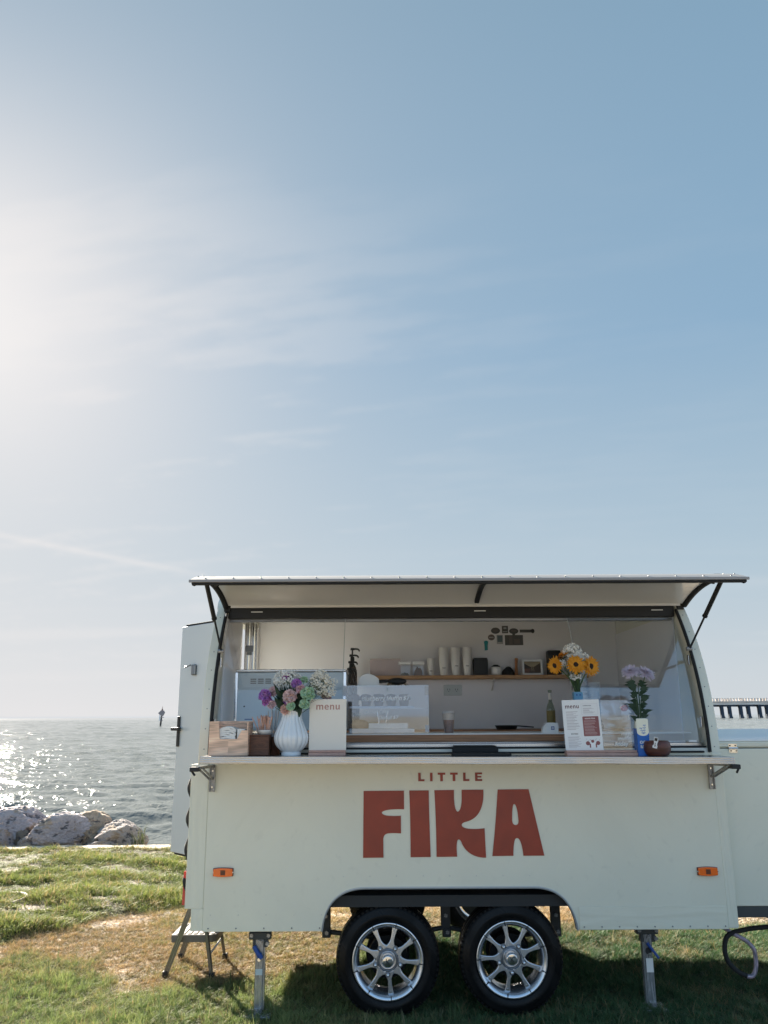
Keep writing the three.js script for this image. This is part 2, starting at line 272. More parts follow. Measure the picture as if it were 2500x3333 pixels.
(function buildSeawall() {
  const wall = [];
  const m = mat([1, 1, 1], 0.9, 0, { map: dataTex(512, 128, (u, v) => { const n = 1 + 0.5 * tileNoise(u, v, 18, 3.3, 5); return [186 * n, 174 * n, 156 * n]; }), bumpMap: rep(fine, 4, 1), bumpScale: 0.006 });
  const s = new THREE.Group(); s.name = 'seawall'; s.userData = { kind: 'structure', label: 'low pale concrete seawall cap along the shore', category: 'wall' }; scene.add(s);
  for (let i = 0; i < 8; i++) mesh('slab', box(-9 + i * 2.4, -9 + i * 2.4 + 2.385, -0.5, 0.028 + 0.004 * (i % 3), -6.12, -5.83 - 0.006 * (i % 2), 0.02), m, s);
})();
// ---------------------------------------------------------------- sea
(function buildSea() {
  const r = rng(11), comps = [];
  for (let i = 0; i < 46; i++) { const L = 0.28 * Math.pow(26, r()), a = (r() - 0.5) * 1.25, k = 6.283 / L; comps.push({ kx: Math.sin(a) * k, kz: Math.cos(a) * k, A: 0.0125 * Math.pow(L, 0.8) * (0.6 + 0.8 * r()), p: r() * 6.283, L, m: r() * 50 }); }
  for (let i = 0; i < 16; i++) { const L = 6 * Math.pow(5, r()), a = (r() - 0.5) * 0.9, k = 6.283 / L; comps.push({ kx: Math.sin(a) * k, kz: Math.cos(a) * k, A: 0.0036 * L * (0.5 + r()), p: r() * 6.283, L, m: r() * 50, far: 1 }); }
  const zs = []; let z = -9.6, dz = 0.05; while (z > -700) { zs.push(z); z -= dz; dz *= 1.0125; } let f = 10; while (z > -9000) { zs.push(z); z -= f; f *= 1.5; } zs.push(-24000);
  const NX = 760, P = [], U = [], I = [];
  zs.forEach((zz, j) => {
    const gap = Math.max(0.05, (j ? zs[j - 1] - zz : 0.05)), d = 5 - zz, fade = smooth(-zz, 9.6, 12.5) * 0.75 + 0.25;
    for (let i = 0; i <= NX; i++) {
      const u = (i / NX - 0.5) * 2, x = (u * 0.55 + u * u * u * 0.35) * (d + 6), w = [];
      let h = 0;
      for (const c of comps) { if (c.far && zz > -25) continue; const ff = c.far ? smooth(-zz, 25, 110) : 1; const env = 0.55 + 0.9 * n3(x / (c.L * 3.4) + c.m, zz / (c.L * 2.2), c.m); const s = Math.sin(c.kx * x + c.kz * zz + c.p); h += ff * (c.L > 1.7 && !c.far ? 1 + 0.15 * smooth(zz, -70, -15) : 1) * c.A * env * (1 - 1.15 * Math.pow(Math.abs(s), 1.25)) * 1.05; }
      P.push(x, -0.6 + h * fade * (zz < -700 ? 0 : 1) * (1 + 0.5 * smooth(-zz, 60, 400)), zz); U.push(x / 3, zz / 3);
    }
  });
  const n = NX + 1; for (let j = 0; j < zs.length - 1; j++) for (let i = 0; i < NX; i++) { const a = j * n + i; I.push(a, a + 1, a + n, a + 1, a + n + 1, a + n); }
  const g = new THREE.BufferGeometry(); g.setAttribute('position', new THREE.Float32BufferAttribute(P, 3)); g.setAttribute('uv', new THREE.Float32BufferAttribute(U, 2)); g.setIndex(I); g.computeVertexNormals();
  const rip = dataTex(512, 512, (u, v) => { const k = 128 + 150 * tileNoise(u, v * 1.0, 16, 4.1, 4) + 60 * tileNoise(u, v, 50, 8.8, 2); return [k, k, k]; }, false);
  const m = mat([0.142, 0.156, 0.152], 0.09, 0, { ior: 1.33, specularIntensity: 0.08, bumpMap: rip, bumpScale: 0.035 });
  const s = struct('sea', g, m); s.userData.label = 'rippling grey green sea out to the horizon'; s.userData.category = 'sea';
})();
// ---------------------------------------------------------------- boulders, beach litter
function boulder(name, label, x, z, w, h, d, seed, tint, rot = 0) {
  const r = rng(seed), planes = [];
  for (let i = 0; i < 13; i++) { const a = r() * 6.283, e = Math.asin(r() * 1.5 - 0.5); planes.push([V(Math.cos(a) * Math.cos(e), Math.sin(e), Math.sin(a) * Math.cos(e)), 0.6 + 0.3 * r()]); }
  let g = new THREE.IcosahedronGeometry(1, 42); g.deleteAttribute('normal'); g.deleteAttribute('uv'); g = mergeVertices(g, 1e-5);
  const p = g.attributes.position, v = V(0, 0, 0), C = [], U = [];
  for (let i = 0; i < p.count; i++) {
    v.fromBufferAttribute(p, i).normalize(); const dir = v.clone(); let rad = 1;
    for (const [n, q] of planes) { const t = dir.dot(n); if (t > 0.05) rad = Math.min(rad, q / t); }
    rad += 0.055 * fbm(dir.x * 2 + seed, dir.y * 2, dir.z * 2, 3) + 0.07 * fbm(dir.x * 6 + seed, dir.y * 6, dir.z * 6, 4) - 0.05 * Math.pow(Math.max(0, n3(dir.x * 9, dir.y * 9 + seed, dir.z * 9)), 0.7);
    const pit = n3(dir.x * 3 + seed, dir.y * 3, dir.z * 3) + 0.5 * n3(dir.x * 11, dir.y * 11 + seed, dir.z * 11), stain = smooth(n3(dir.x * 1.4 + 9, dir.y * 1.4 + seed, dir.z * 1.4) + 0.35 * n3(dir.x * 8, dir.y * 8, dir.z * 8 + seed), 0.12, 0.4);
    const dk = smooth(pit, 0.2, 0.5) * 0.85; rad -= dk * 0.04;
    let c = mixc(tint, [0.42, 0.3, 0.19], stain * 0.75); c = mixc(c, [0.09, 0.085, 0.095], dk);
    const gr = 1 + 0.3 * n3(dir.x * 24, dir.y * 24, dir.z * 24); C.push(c[0] * gr, c[1] * gr, c[2] * gr); U.push(dir.x * 0.5 + dir.z * 0.4, dir.y * 0.5);
    v.copy(dir).multiplyScalar(rad); p.setXYZ(i, v.x * w / 2, v.y * h * 0.54, v.z * d / 2);
  }
  g.setAttribute('color', new THREE.Float32BufferAttribute(C, 3)); g.setAttribute('uv', new THREE.Float32BufferAttribute(U, 2)); g.computeVertexNormals();
  const o = one(name, label, 'rock', g, M.rock, [x, groundY(x, z) + h * 0.36, z]); o.rotation.y = rot; return o;
}
M.rock = mat([1, 1, 1], 0.9, 0, { vertexColors: true, bumpMap: rep(fine, 5, 5), bumpScale: 0.012 });
const LAV = [0.5, 0.43, 0.43], PALE = [0.52, 0.45, 0.41], TANR = [0.55, 0.41, 0.3];
boulder('boulder', 'grey limestone boulder highest at the left edge behind the seawall', -5.02, -6.85, 1.15, 0.62, 1.0, 3, LAV, 0.3);
boulder('boulder', 'large sloping pale grey boulder with dark pits in front of the tan one', -4.36, -6.6, 1.05, 0.52, 0.8, 17, LAV, 1.1);
boulder('boulder', 'tan streaked boulder wedged between two grey boulders', -4.0, -6.95, 0.95, 0.55, 0.9, 29, TANR, 2.0);
boulder('boulder', 'blunt dark stained boulder at the right end of the rocks beside the grass tuft', -3.55, -6.65, 0.8, 0.46, 0.75, 41, PALE, 0.4);
boulder('boulder', 'small low pale rock against the seawall in front of the sloping boulder', -4.52, -6.25, 0.42, 0.2, 0.25, 53, PALE, 0.2);
boulder('boulder', 'grey rock low at the left edge against the seawall', -5.02, -6.3, 0.5, 0.3, 0.35, 67, LAV, 0.9);
boulder('boulder', 'brownish cracked rock between the left edge rock and the small low rock', -4.75, -6.45, 0.42, 0.28, 0.3, 71, [0.3, 0.22, 0.16], 1.9);
boulder('boulder', 'flat pale rock lying low in front of the dark stained boulder', -3.72, -6.26, 0.5, 0.13, 0.24, 83, PALE, 0.1);
(function beachBits() {
  const t = new THREE.InstancedMesh(bladeGeo(9, 0.28, 0.05, 0.008, 61, 0.5), grassMat, 5), o = new THREE.Object3D();
  [[-3.2, -6.22], [-3.24, -6.27], [-3.16, -6.28], [-3.2, -6.32], [-3.13, -6.2]].forEach(([x, z], i) => { o.position.set(x, -0.04, z); o.rotation.y = i * 1.3; o.scale.setScalar(0.75 + 0.1 * i); o.updateMatrix(); t.setMatrixAt(i, o.matrix); t.setColorAt(i, new THREE.Color().setRGB(0.1, 0.12, 0.05)); });
  t.name = 'grass_tuft'; t.userData = { label: 'dark tuft of shore grass against the right end boulder', category: 'grass', kind: 'stuff' }; shade(t); scene.add(t);
  const q = rng(19), bits = [];
  for (let i = 0; i < 90; i++) { const x = -2.55 + (q() + q() + q() - 1.5) * 0.42, z = -7.3 + (q() - 0.5) * 0.5, y = groundY(x, z) + 0.09 * q() * (1 - Math.abs(x + 2.55) / 0.7), a = q() * 6.283; bits.push(rod([x, y, z], [x + Math.cos(a) * 0.16, y + 0.03 * (q() - 0.3), z + Math.sin(a) * 0.1], 0.009, 0.004, 5)); }
  const w = one('seaweed_heap', 'brown heap of washed up seaweed on the sand beside the open trailer door', 'seaweed', merge(bits), mat([0.075, 0.048, 0.035], 0.9)); w.userData.kind = 'stuff';
})();
// ---------------------------------------------------------------- channel marker and pier, far out
(function buildMarker() {
  const t = thing('channel_marker', 'channel marker post with boards and lamp standing alone in the sea', 'marker', [-51.7, -0.6, -189]);
  const dark = mat([0.03, 0.03, 0.03], 0.8), grey = mat([0.28, 0.24, 0.24], 0.7), white = mat([0.8, 0.8, 0.8], 0.6), rust = mat([0.28, 0.16, 0.14], 0.7);
  mesh('post', [rod([-0.25, -1.5, 0], [0.02, 2.0, 0], 0.22, 0.19), rod([0.02, 2.0, 0], [0.12, 3.0, 0], 0.17, 0.15)], dark, t);
  const dia = new THREE.Shape([[-0.85, 0], [-0.2, 0.65], [0.5, 0.6], [0.75, 0.1], [0.35, -0.65], [-0.3, -0.45]].map((p) => new THREE.Vector2(...p)));
  mesh('day_board', extrude(dia, 0.12).translate(0.1, 3.2, 0.15), grey, t); mesh('day_board', box(-0.45, -0.18, 1.5, 2.75, 0.1, 0.2), white, t);
  mesh('platform', box(-0.25, 0.55, 2.2, 2.34, -0.3, 0.3), grey, t); mesh('platform', box(-0.2, 0.4, 1.5, 1.62, -0.25, 0.25), grey, t);
  mesh('lamp', [rod([0.13, 3.7, 0], [0.13, 4.15, 0], 0.16, 0.2), rod([0.13, 4.15, 0], [0.16, 4.75, 0], 0.08, 0.03)], rust, t);
})();
(function buildPier() {
  const t = thing('fishing_pier', 'old concrete pier on dark piles far out behind the right end of the trailer', 'pier', [176, -0.6, -424]);
  const conc = mat([1, 1, 1], 0.9, 0, { map: dataTex(256, 128, (u, v) => { const k = 1 + 0.6 * tileNoise(u, v, 12, 5.5, 5); return [228 * k, 212 * k, 198 * k]; }) }), dk = mat([0.05, 0.068, 0.095], 0.85), r = rng(4);  // piles tinted bluish: distance haze put into their colour
  mesh('deck', [box(-30, 60, 7.1, 8.6, -7, 3), box(-30, 60, 8.6, 8.9, 2.4, 3.3)], conc, t);
  const posts = []; for (let x = -30; x < 60; x += 1.5) { posts.push(box(x, x + 0.5 + 0.2 * r(), 8.905, 10.2 + 0.25 * r(), 2.6, 2.85)); if (r() < 0.6) posts.push(box(x + 0.75, x + 1.4, 8.905, 9.5 + r() * 0.8, 2.65, 2.8)); }
  mesh('railing', [...posts, box(-30, 60, 10.1, 10.3, 2.65, 2.8), box(-30, 60, 9.4, 9.52, 2.65, 2.8)], conc, t);
  for (let i = -3; i < 9; i++) { const x = Math.floor(i / 2) * 9.65 + (i & 1) * 5.7;
    mesh('pile', [rod([x, -3, 1.5], [x - 0.25, 6.3, 1.5], 0.95, 0.85), rod([x, -0.4, 1.5], [x, 1.3, 1.5], 1.15, 1.05)], dk, t); mesh('pile', rod([x + 2.1, -3, -5], [x + 1.8, 6.3, -5], 0.75, 0.7), dk, t); mesh('pile_cap', box(x - 1.3, x + 2.6, 6.2, 7.1, -6, 2.4), dk, t); }
})();

// ---------------------------------------------------------------- the food trailer
const T = thing('food_trailer', 'white food trailer with raised serving hatch and red brown lettering on its side', 'food trailer', [0.44, 0, -0.9]);
const OFF = T.position.clone().negate();
function part(name, geo, m, label) { const o = mesh(name, geo, m, T, label); o.position.copy(OFF); return o; }
function partGroup(name, p, label) { const o = sub(name, T, [p[0] + OFF.x, p[1] + OFF.y, p[2] + OFF.z]); if (label) o.userData.label = label; return o; }
const X0 = -1.09, X1 = 1.955, R0 = 1.384, FY = 1.35;
const prof = (y) => (y <= FY ? 0 : -(R0 - Math.sqrt(R0 * R0 - (y - FY) ** 2)));
const YT = 2.285, ZT = prof(YT), ZB = -1.85;
const rearTop = [[ZT - 0.03, 2.33], [-0.5, 2.41], [-0.68, 2.475], [-0.95, 2.515], [-1.35, 2.515], [-1.6, 2.49], [-1.77, 2.42], [ZB, 2.3]];
function strip(pts, x0, x1, thick, nx = 1) { // a bent sheet: pts are [z, y] along its run, thickness towards the inside
  const P = [], N = [], U = [], I = []; let len = 0;
  const nor = pts.map((p, i) => { const a = pts[Math.max(0, i - 1)], b = pts[Math.min(pts.length - 1, i + 1)], dz = b[0] - a[0], dy = b[1] - a[1], l = Math.hypot(dz, dy); return [dy / l, -dz / l]; });
  const ring = (i) => { const [z, y] = pts[i], [nz, ny] = nor[i]; return [[z, y, nz, ny], [z - nz * thick, y - ny * thick, -nz, -ny]]; };
  for (const side of [0, 1]) for (let i = 0; i < pts.length; i++) { if (i && side === 0) len += Math.hypot(pts[i][0] - pts[i - 1][0], pts[i][1] - pts[i - 1][1]); const q = ring(i)[side]; for (let k = 0; k <= nx; k++) { const x = lerp(x0, x1, k / nx); P.push(x, q[1], q[0]); N.push(0, q[3], q[2]); U.push(x, q[1] + q[0]); } }
  const w = nx + 1, half = pts.length * w;
  for (let i = 0; i < pts.length - 1; i++) for (let k = 0; k < nx; k++) { const a = i * w + k; I.push(a, a + 1, a + w, a + 1, a + w + 1, a + w); const b = half + a; I.push(b, b + w, b + 1, b + 1, b + w, b + w + 1); }
  const edge = (a, b, c, d, n) => { const o = P.length / 3; for (const q of [a, b, c, d]) { P.push(P[q * 3], P[q * 3 + 1], P[q * 3 + 2]); N.push(...n); U.push(0, 0); } I.push(o, o + 1, o + 2, o, o + 2, o + 3); };
  for (let i = 0; i < pts.length - 1; i++) { const a = i * w, b = a + w; edge(a, b, half + b, half + a, [-1, 0, 0]); edge(a + nx, half + a + nx, half + b + nx, b + nx, [1, 0, 0]); }
  const L = (pts.length - 1) * w; edge(0, half, half + nx, nx, [0, -nor[0][0] * 0 - 1, 0]); edge(L, L + nx, half + L + nx, half + L, [0, 1, 0]);
  const g = new THREE.BufferGeometry(); g.setAttribute('position', new THREE.Float32BufferAttribute(P, 3)); g.setAttribute('normal', new THREE.Float32BufferAttribute(N, 3)); g.setAttribute('uv', new THREE.Float32BufferAttribute(U, 2)); g.setIndex(I); return g;
}
const run = (y0, y1, n = 24) => Array.from({ length: n + 1 }, (_, i) => { const y = lerp(y0, y1, i / n); return [prof(y), y]; });

// front wall below the counter, with the double wheel arch cut out
(function frontWall() {
  const outline = (dx = 0) => {
    const s = new THREE.Shape(); s.moveTo(-1.02, 0.447); s.lineTo(-0.357, 0.447); s.quadraticCurveTo(-0.335, 0.665, -0.115, 0.667); s.lineTo(0.83, 0.667); s.quadraticCurveTo(1.035, 0.665, 1.064, 0.447); s.lineTo(1.9, 0.447); s.lineTo(1.9, 1.385); s.lineTo(-1.02, 1.385); s.closePath(); return s;
  };
  part('side_panel', extrude(outline(), 0.028, 0.002).translate(0, 0, -0.03), M.paint);
  part('corner_panel', [box(-1.083, -1.0225, 0.449, 0.561, -0.06, -0.001, 0.002), box(-1.128, -1.0225, 0.561, 1.335, -0.09, -0.0015, 0.006)], M.paint, 'left corner panel with a notch at its foot');
  part('corner_panel', box(1.9025, 1.962, 0.45, 1.385, -0.08, -0.001, 0.005), M.paint);
  part('skirt_strip', box(1.075, 1.9, 0.447, 0.565, 0.0005, 0.004, 0.0015), M.paint);
  const arch = []; const pts = new THREE.Shape(); pts.moveTo(-0.357, 0.447); pts.quadraticCurveTo(-0.335, 0.665, -0.115, 0.667); pts.lineTo(0.83, 0.667); pts.quadraticCurveTo(1.035, 0.665, 1.064, 0.447);
  const pp = pts.getPoints(14); for (let i = 0; i < pp.length - 1; i++) arch.push(bar([pp[i].x, pp[i].y - 0.004, -0.018], [pp[i + 1].x, pp[i + 1].y - 0.004, -0.018], 0.05, 0.006));
  const trim = []; for (let i = 0; i < pp.length - 1; i++) trim.push(bar([pp[i].x, pp[i].y, 0.002], [pp[i + 1].x, pp[i + 1].y, 0.002], 0.009, 0.009));
  part('arch_trim', trim, mat([0.5, 0.53, 0.55], 0.35, 0.3));
  part('arch_liner', arch, M.archLiner); part('wheel_well', box(-0.36, 1.07, 0.668, 0.678, -0.36, -0.044), M.well); part('wheel_well', box(-0.37, 1.08, 0.565, 0.667, -0.37, -0.352), M.well);
  const rv = []; for (let i = 0; i < 14; i++) { const x = i < 5 ? -0.99 + i * 0.155 : 1.1 + (i - 5) * 0.098; rv.push(new THREE.SphereGeometry(0.0042, 8, 6).translate(x, i < 5 ? 0.462 : 0.462, i < 5 ? 0.002 : 0.006)); }
  rv.forEach((g) => part('rivet', g, M.zinc));
  for (let i = 0; i < 8; i++) part('rivet', new THREE.SphereGeometry(0.003, 8, 6).translate(-0.24 + i * 0.15, 0.727, 0.001), M.paintPlain);
  for (let i = 0; i < 6; i++) part('rivet', new THREE.SphereGeometry(0.003, 8, 6).translate(-0.98 + i * 0.155, 0.53, 0.001), M.paintPlain);
})();
// end walls, rear wall, roof, floor
(function shell() {
  const side = (hole) => {
    const s = new THREE.Shape(); s.moveTo(-0.004, 0.45); s.lineTo(-0.004, FY); for (const [z, y] of run(FY, YT)) s.lineTo(z - 0.004, y); for (const [z, y] of rearTop) s.lineTo(z, y); s.lineTo(ZB, 0.45); s.closePath();
    if (hole) s.holes.push(new THREE.Path([[-0.96, 0.63], [-1.62, 0.63], [-1.62, 2.26], [-0.96, 2.26]].map((p) => new THREE.Vector2(...p)))); return s;
  };
  const mk = (hole, x) => { const g = extrude(side(hole), 0.058, 0.001, 6); g.rotateY(-Math.PI / 2); return g.translate(x, 0, 0); };   // shape x -> world z
  part('end_wall', mk(true, -1.031), M.paint, 'left end wall with the doorway');
  part('end_wall', mk(false, X1), M.paint);
  part('inner_lining', [box(-1.029, -1.02, 1.385, 2.25, -0.93, -0.3), box(-1.029, -1.02, 0.7, 2.3, -1.79, -1.66)], M.inside);
  part('inner_lining', box(1.885, 1.894, 0.7, 2.24, -1.79, -0.4), M.inside);
  part('rear_wall', box(-1.03, 1.895, 0.45, 2.3, ZB, ZB + 0.02), M.paint);
  part('rear_lining', box(-1.028, 1.893, 0.62, 2.46, ZB + 0.06, ZB + 0.1), M.inside);
  part('roof', strip([[ZT - 0.012, 2.292], ...rearTop].map((p) => p).reverse().map((p) => p).reverse(), X0 - 0.005, X1 + 0.01, 0.03), M.paintPlain);
  part('floor', box(-1.03, 1.895, 0.56, 0.62, ZB + 0.03, -0.035), M.well);
  part('chassis_rail', [box(-1.05, 2.6, 0.5, 0.56, -0.4, -0.33), box(-1.05, 2.6, 0.5, 0.56, -1.55, -1.48), box(-0.6, -0.54, 0.5, 0.555, -1.5, -0.38), box(0.3, 0.36, 0.5, 0.555, -1.5, -0.38), box(1.2, 1.26, 0.5, 0.555, -1.5, -0.38)], M.chassis);
  part('axle', rod([0.012, 0.285, -0.1], [0.012, 0.285, -1.78], 0.03), M.chassis); part('axle', rod([0.7, 0.29, -0.1], [0.7, 0.29, -1.78], 0.03), M.chassis);
  for (const x of [-0.36, 0.355, 1.01]) { const h = partGroup('spring_hanger', [x, 0.42, -0.36]); mesh('bracket', [box(-0.028, 0.028, -0.05, 0.09, -0.02, 0.02, 0.004), box(-0.02, 0.03, -0.09, -0.04, -0.025, 0.025, 0.006)], M.chassis, h); mesh('bolt', rod([0, 0.03, 0.02], [0, 0.03, 0.034], 0.012, 0.012, 6), M.zinc, h); mesh('bolt', rod([0.008, -0.06, 0.024], [0.008, -0.06, 0.04], 0.012, 0.012, 6), M.zinc, h); }
  part('leaf_spring', [tube([[-0.36, 0.36, -0.36], [0, 0.33, -0.36], [0.35, 0.38, -0.36]], 0.014, 20, 6), tube([[0.36, 0.38, -0.36], [0.7, 0.33, -0.36], [1.0, 0.36, -0.36]], 0.014, 20, 6)], M.chassis);
  part('end_rim', box(-1.094, -1.0905, 0.63, 2.26, -0.975, -0.955), M.chrome);
})();
// lettering
(function lettering() {
  const S = (v) => v;
  // F I K A traced as vinyl shapes on a 0..1 high grid, in metres on the panel
  const px = (x) => -0.127 + (x - 183) * (0.898 + 0.127) / (1487 - 183), py = (y) => 1.187 - (y - 268) * (0.361 / 485);
  const P = (pts) => { const s = new THREE.Shape(); pts.forEach((p, i) => { const q = p.map((v, k) => (k % 2 ? py(v) : px(v))); if (!i) s.moveTo(...q); else if (p.length === 2) s.lineTo(...q); else if (p.length === 4) s.quadraticCurveTo(...q); else s.bezierCurveTo(...q); }); s.closePath(); return s; };
  const put = (s) => part('letter', extrude(s, 0.0022, 0, 20).translate(0, 0, 0.0021), M.letter);
  put(P([[184, 272], [480, 271], [480, 408], [400, 404, 350, 410, 325, 422], [305, 434, 330, 448, 350, 452], [385, 458, 456, 454], [456, 582], [400, 578, 370, 578, 350, 584], [328, 594, 327, 625], [328, 754], [181, 755]]));
  put(P([[519, 270], [662, 270], [661, 420, 668, 751], [523, 752], [526, 500, 519, 270]]));
  put(P([[703, 269], [847, 268], [846, 330], [848, 380, 855, 425, 871, 427], [890, 425, 901, 380, 902, 330], [903, 267], [1063, 267], [1066, 400, 1020, 480, 930, 500], [890, 508, 890, 532, 915, 543], [960, 560, 1063, 548], [1067, 758], [960, 762, 905, 690, 893, 650], [882, 622, 868, 628], [852, 650, 859, 750], [710, 751], [713, 500, 703, 269]]));
  const A = P([[1168, 266], [1395, 265], [1487, 746], [1336, 746], [1328, 640, 1310, 620, 1295, 620], [1278, 618, 1268, 650, 1264, 746], [1112, 747], [1140, 560, 1168, 266]]);
  A.holes.push(new THREE.Path(P([[1284, 373], [1300, 378, 1308, 420, 1311, 490], [1313, 525, 1290, 526], [1262, 524, 1266, 480], [1268, 400, 1276, 376, 1284, 373]]).getPoints(16).reverse())); put(A);
  // LITTLE, small bold capitals
  const h = 0.047, w = 0.036, t = 0.0145, y = 1.2355;
  const L = (x) => poly([[x, y], [x + w, y], [x + w, y + 0.011], [x + t, y + 0.011], [x + t, y + h], [x, y + h]]);
  const I = (x) => poly([[x, y], [x + t, y], [x + t, y + h], [x, y + h]]);
  const Tt = (x) => poly([[x, y + h], [x, y + h - 0.0115], [x + 0.0145, y + h - 0.0115], [x + 0.0145, y], [x + 0.0295, y], [x + 0.0295, y + h - 0.0115], [x + 0.044, y + h - 0.0115], [x + 0.044, y + h]]);
  const E = (x) => poly([[x, y], [x + 0.041, y], [x + 0.041, y + 0.0105], [x + t, y + 0.0105], [x + t, y + 0.019], [x + 0.037, y + 0.019], [x + 0.037, y + 0.028], [x + t, y + 0.028], [x + t, y + h - 0.0105], [x + 0.041, y + h - 0.0105], [x + 0.041, y + h], [x, y + h]]);
  put(L(0.19)); put(I(0.2585)); put(Tt(0.303)); put(Tt(0.375)); put(L(0.45)); put(E(0.519));
})();
// marker lights, counter and its brackets
function markerLight(x, y) {
  const g = partGroup('marker_light', [x, y, 0.0005]);
  const s = (w, h, b) => { const q = new THREE.Shape(); q.moveTo(-w + 0.004, -h); q.quadraticCurveTo(0, -h - b, w - 0.004, -h); q.quadraticCurveTo(w, -h, w, -h + 0.004); q.lineTo(w, h - 0.004); q.quadraticCurveTo(w, h, w - 0.004, h); q.quadraticCurveTo(0, h + b, -w + 0.004, h); q.quadraticCurveTo(-w, h, -w, h - 0.004); q.lineTo(-w, -h + 0.004); q.quadraticCurveTo(-w, -h, -w + 0.004, -h); return q; };
  mesh('base', extrude(s(0.0575, 0.021, 0.007), 0.006), M.amberDark, g); mesh('lens', extrude(s(0.051, 0.017, 0.006), 0.009, 0.003).translate(0, 0, 0.007), M.amber, g); mesh('bulb_window', box(-0.0135, 0.0135, -0.0135, 0.0125, 0.018, 0.0205, 0.001), M.amberDark, g);
  for (const k of [-1, 1]) mesh('screw', rod([k * 0.0535, 0, 0.006], [k * 0.0535, 0, 0.0165], 0.0048, 0.0042, 10), M.chrome, g);
}
markerLight(-0.917, 0.753); markerLight(1.812, 0.745);
part('tail_light', extrude(poly([[-0.02, 0.57], [0.02, 0.57], [0.012, 0.74], [-0.008, 0.74]]), 0.03, 0.003).rotateY(-Math.PI / 2).translate(-1.128, 0, -0.1), M.red);
(function servingCounter() {
  const c = partGroup('serving_counter', [0.447, 1.383, 0.15]); c.rotation.z = -0.0058;
  mesh('top', box(-1.462, 1.462, -0.009, 0, -0.125, 0.15, 0.002), M.counter, c); mesh('front_lip', box(-1.4625, 1.4625, -0.037, 0.0012, 0.1505, 0.1565, 0.002), M.counter, c);
  for (const k of [-1, 1]) mesh('end_lip', box(k * 1.462 - 0.0015, k * 1.462 + 0.0015, -0.036, -0.001, -0.12, 0.15), M.counter, c);
  for (const [x, s] of [[-1.0, -1], [1.884, 1]]) {
    const b = partGroup('folding_bracket', [x, 1.36, 0.004]);
    mesh('wall_leg', [box(-0.016, -0.012, -0.175, -0.03, 0, 0.018), box(0.012, 0.016, -0.175, -0.03, 0, 0.018), box(-0.012, 0.012, -0.175, -0.03, 0, 0.003)], M.zinc, b);
    mesh('arm', [bar([s * 0.002, -0.035, 0.01], [s * 0.035, -0.03, 0.24], 0.022, 0.016)], M.zinc, b);
    mesh('brace', [bar([s * 0.018, -0.105, 0.012], [s * 0.04, -0.038, 0.2], 0.005, 0.012), bar([-s * 0.004, -0.105, 0.012], [s * 0.014, -0.038, 0.2], 0.005, 0.012)], M.zinc, b);
    mesh('latch', [box(s * 0.05 - 0.028, s * 0.05 + 0.022, -0.05, -0.026, 0.2, 0.26, 0.004), rod([s * 0.07, -0.05, 0.23], [s * 0.05, -0.068, 0.25], 0.006)], M.black, b);
    for (const yy of [-0.06, -0.15]) mesh('bolt', rod([0, yy, 0.003], [0, yy, 0.009], 0.006, 0.005, 8), M.chrome, b);
  }
})();
// sill, seals and the fixed counter inside
part('sill_seal', [box(-1.0, 1.86, 1.3865, 1.397, -0.02, 0.012, 0.004)], M.rubber); part('sill', box(-1.03, 1.895, 1.38, 1.413, -0.09, -0.004, 0.004), M.paintPlain);
part('sill_seal', box(-1.0, 1.885, 1.4135, 1.423, -0.07, -0.022, 0.004), M.rubber); part('sill_rail', [box(-1.02, 1.885, 1.4, 1.442, -0.17, -0.075, 0.004), box(-1.02, 1.885, 1.4425, 1.446, -0.18, -0.165, 0.001)], M.steel);
(function hatchSeal() {
  for (const x of [-1.026, 1.893]) part('opening_seal', tube(run(1.39, 2.262, 16).map(([z, y]) => [x, y, z + 0.004]), 0.011, 40, 8), M.rubber);
  part('header_bar', [box(-1.02, 1.888, 2.222, 2.3, -0.4, ZT + 0.006, 0.006)], M.black, 'black header bar above the opening');
  part('header_beam', box(-1.02, 1.888, 2.205, 2.238, -0.46, -0.405, 0.003), M.zinc);
  for (const x of [-0.87, 0.585, 1.74]) part('status_label', box(x, x + 0.075, 2.262, 2.268, ZT + 0.0065, ZT + 0.008), M.white);
  for (const y of [1.56, 1.93]) for (const x of [-1.018, 1.883]) part('strike_plate', box(x - 0.004, x + 0.004, y - 0.03, y + 0.03, prof(y) - 0.055, prof(y) - 0.03, 0.002), M.chrome);
  for (const x of [-1.06, 1.926]) for (let k = 0; k < 8; k++) { const y = 1.42 + k * 0.115; part('rivet', new THREE.SphereGeometry(0.0035, 8, 6).translate(x, y, prof(y) - 0.003), M.zinc); }
})();
const innerTop = part('inner_counter', box(-1.02, 1.885, 1.489, 1.497, -0.8, -0.245, 0.002), M.white, 'white worktop just inside the opening'); part('worktop_edge', box(-0.95, 1.1, 1.447, 1.4885, -0.262, -0.243, 0.002), M.counterWood);
for (const x of [-1.0, 0.5]) part('worktop_front', box(x, x + 1.35, 0.62, 1.446, -0.27, -0.262), M.inside);
part('rear_counter', box(-0.9, 1.885, 1.462, 1.502, -1.745, -1.2, 0.003), M.counterWood); part('rear_cabinet', box(-0.88, 1.87, 0.62, 1.46, -1.74, -1.23), M.inside);
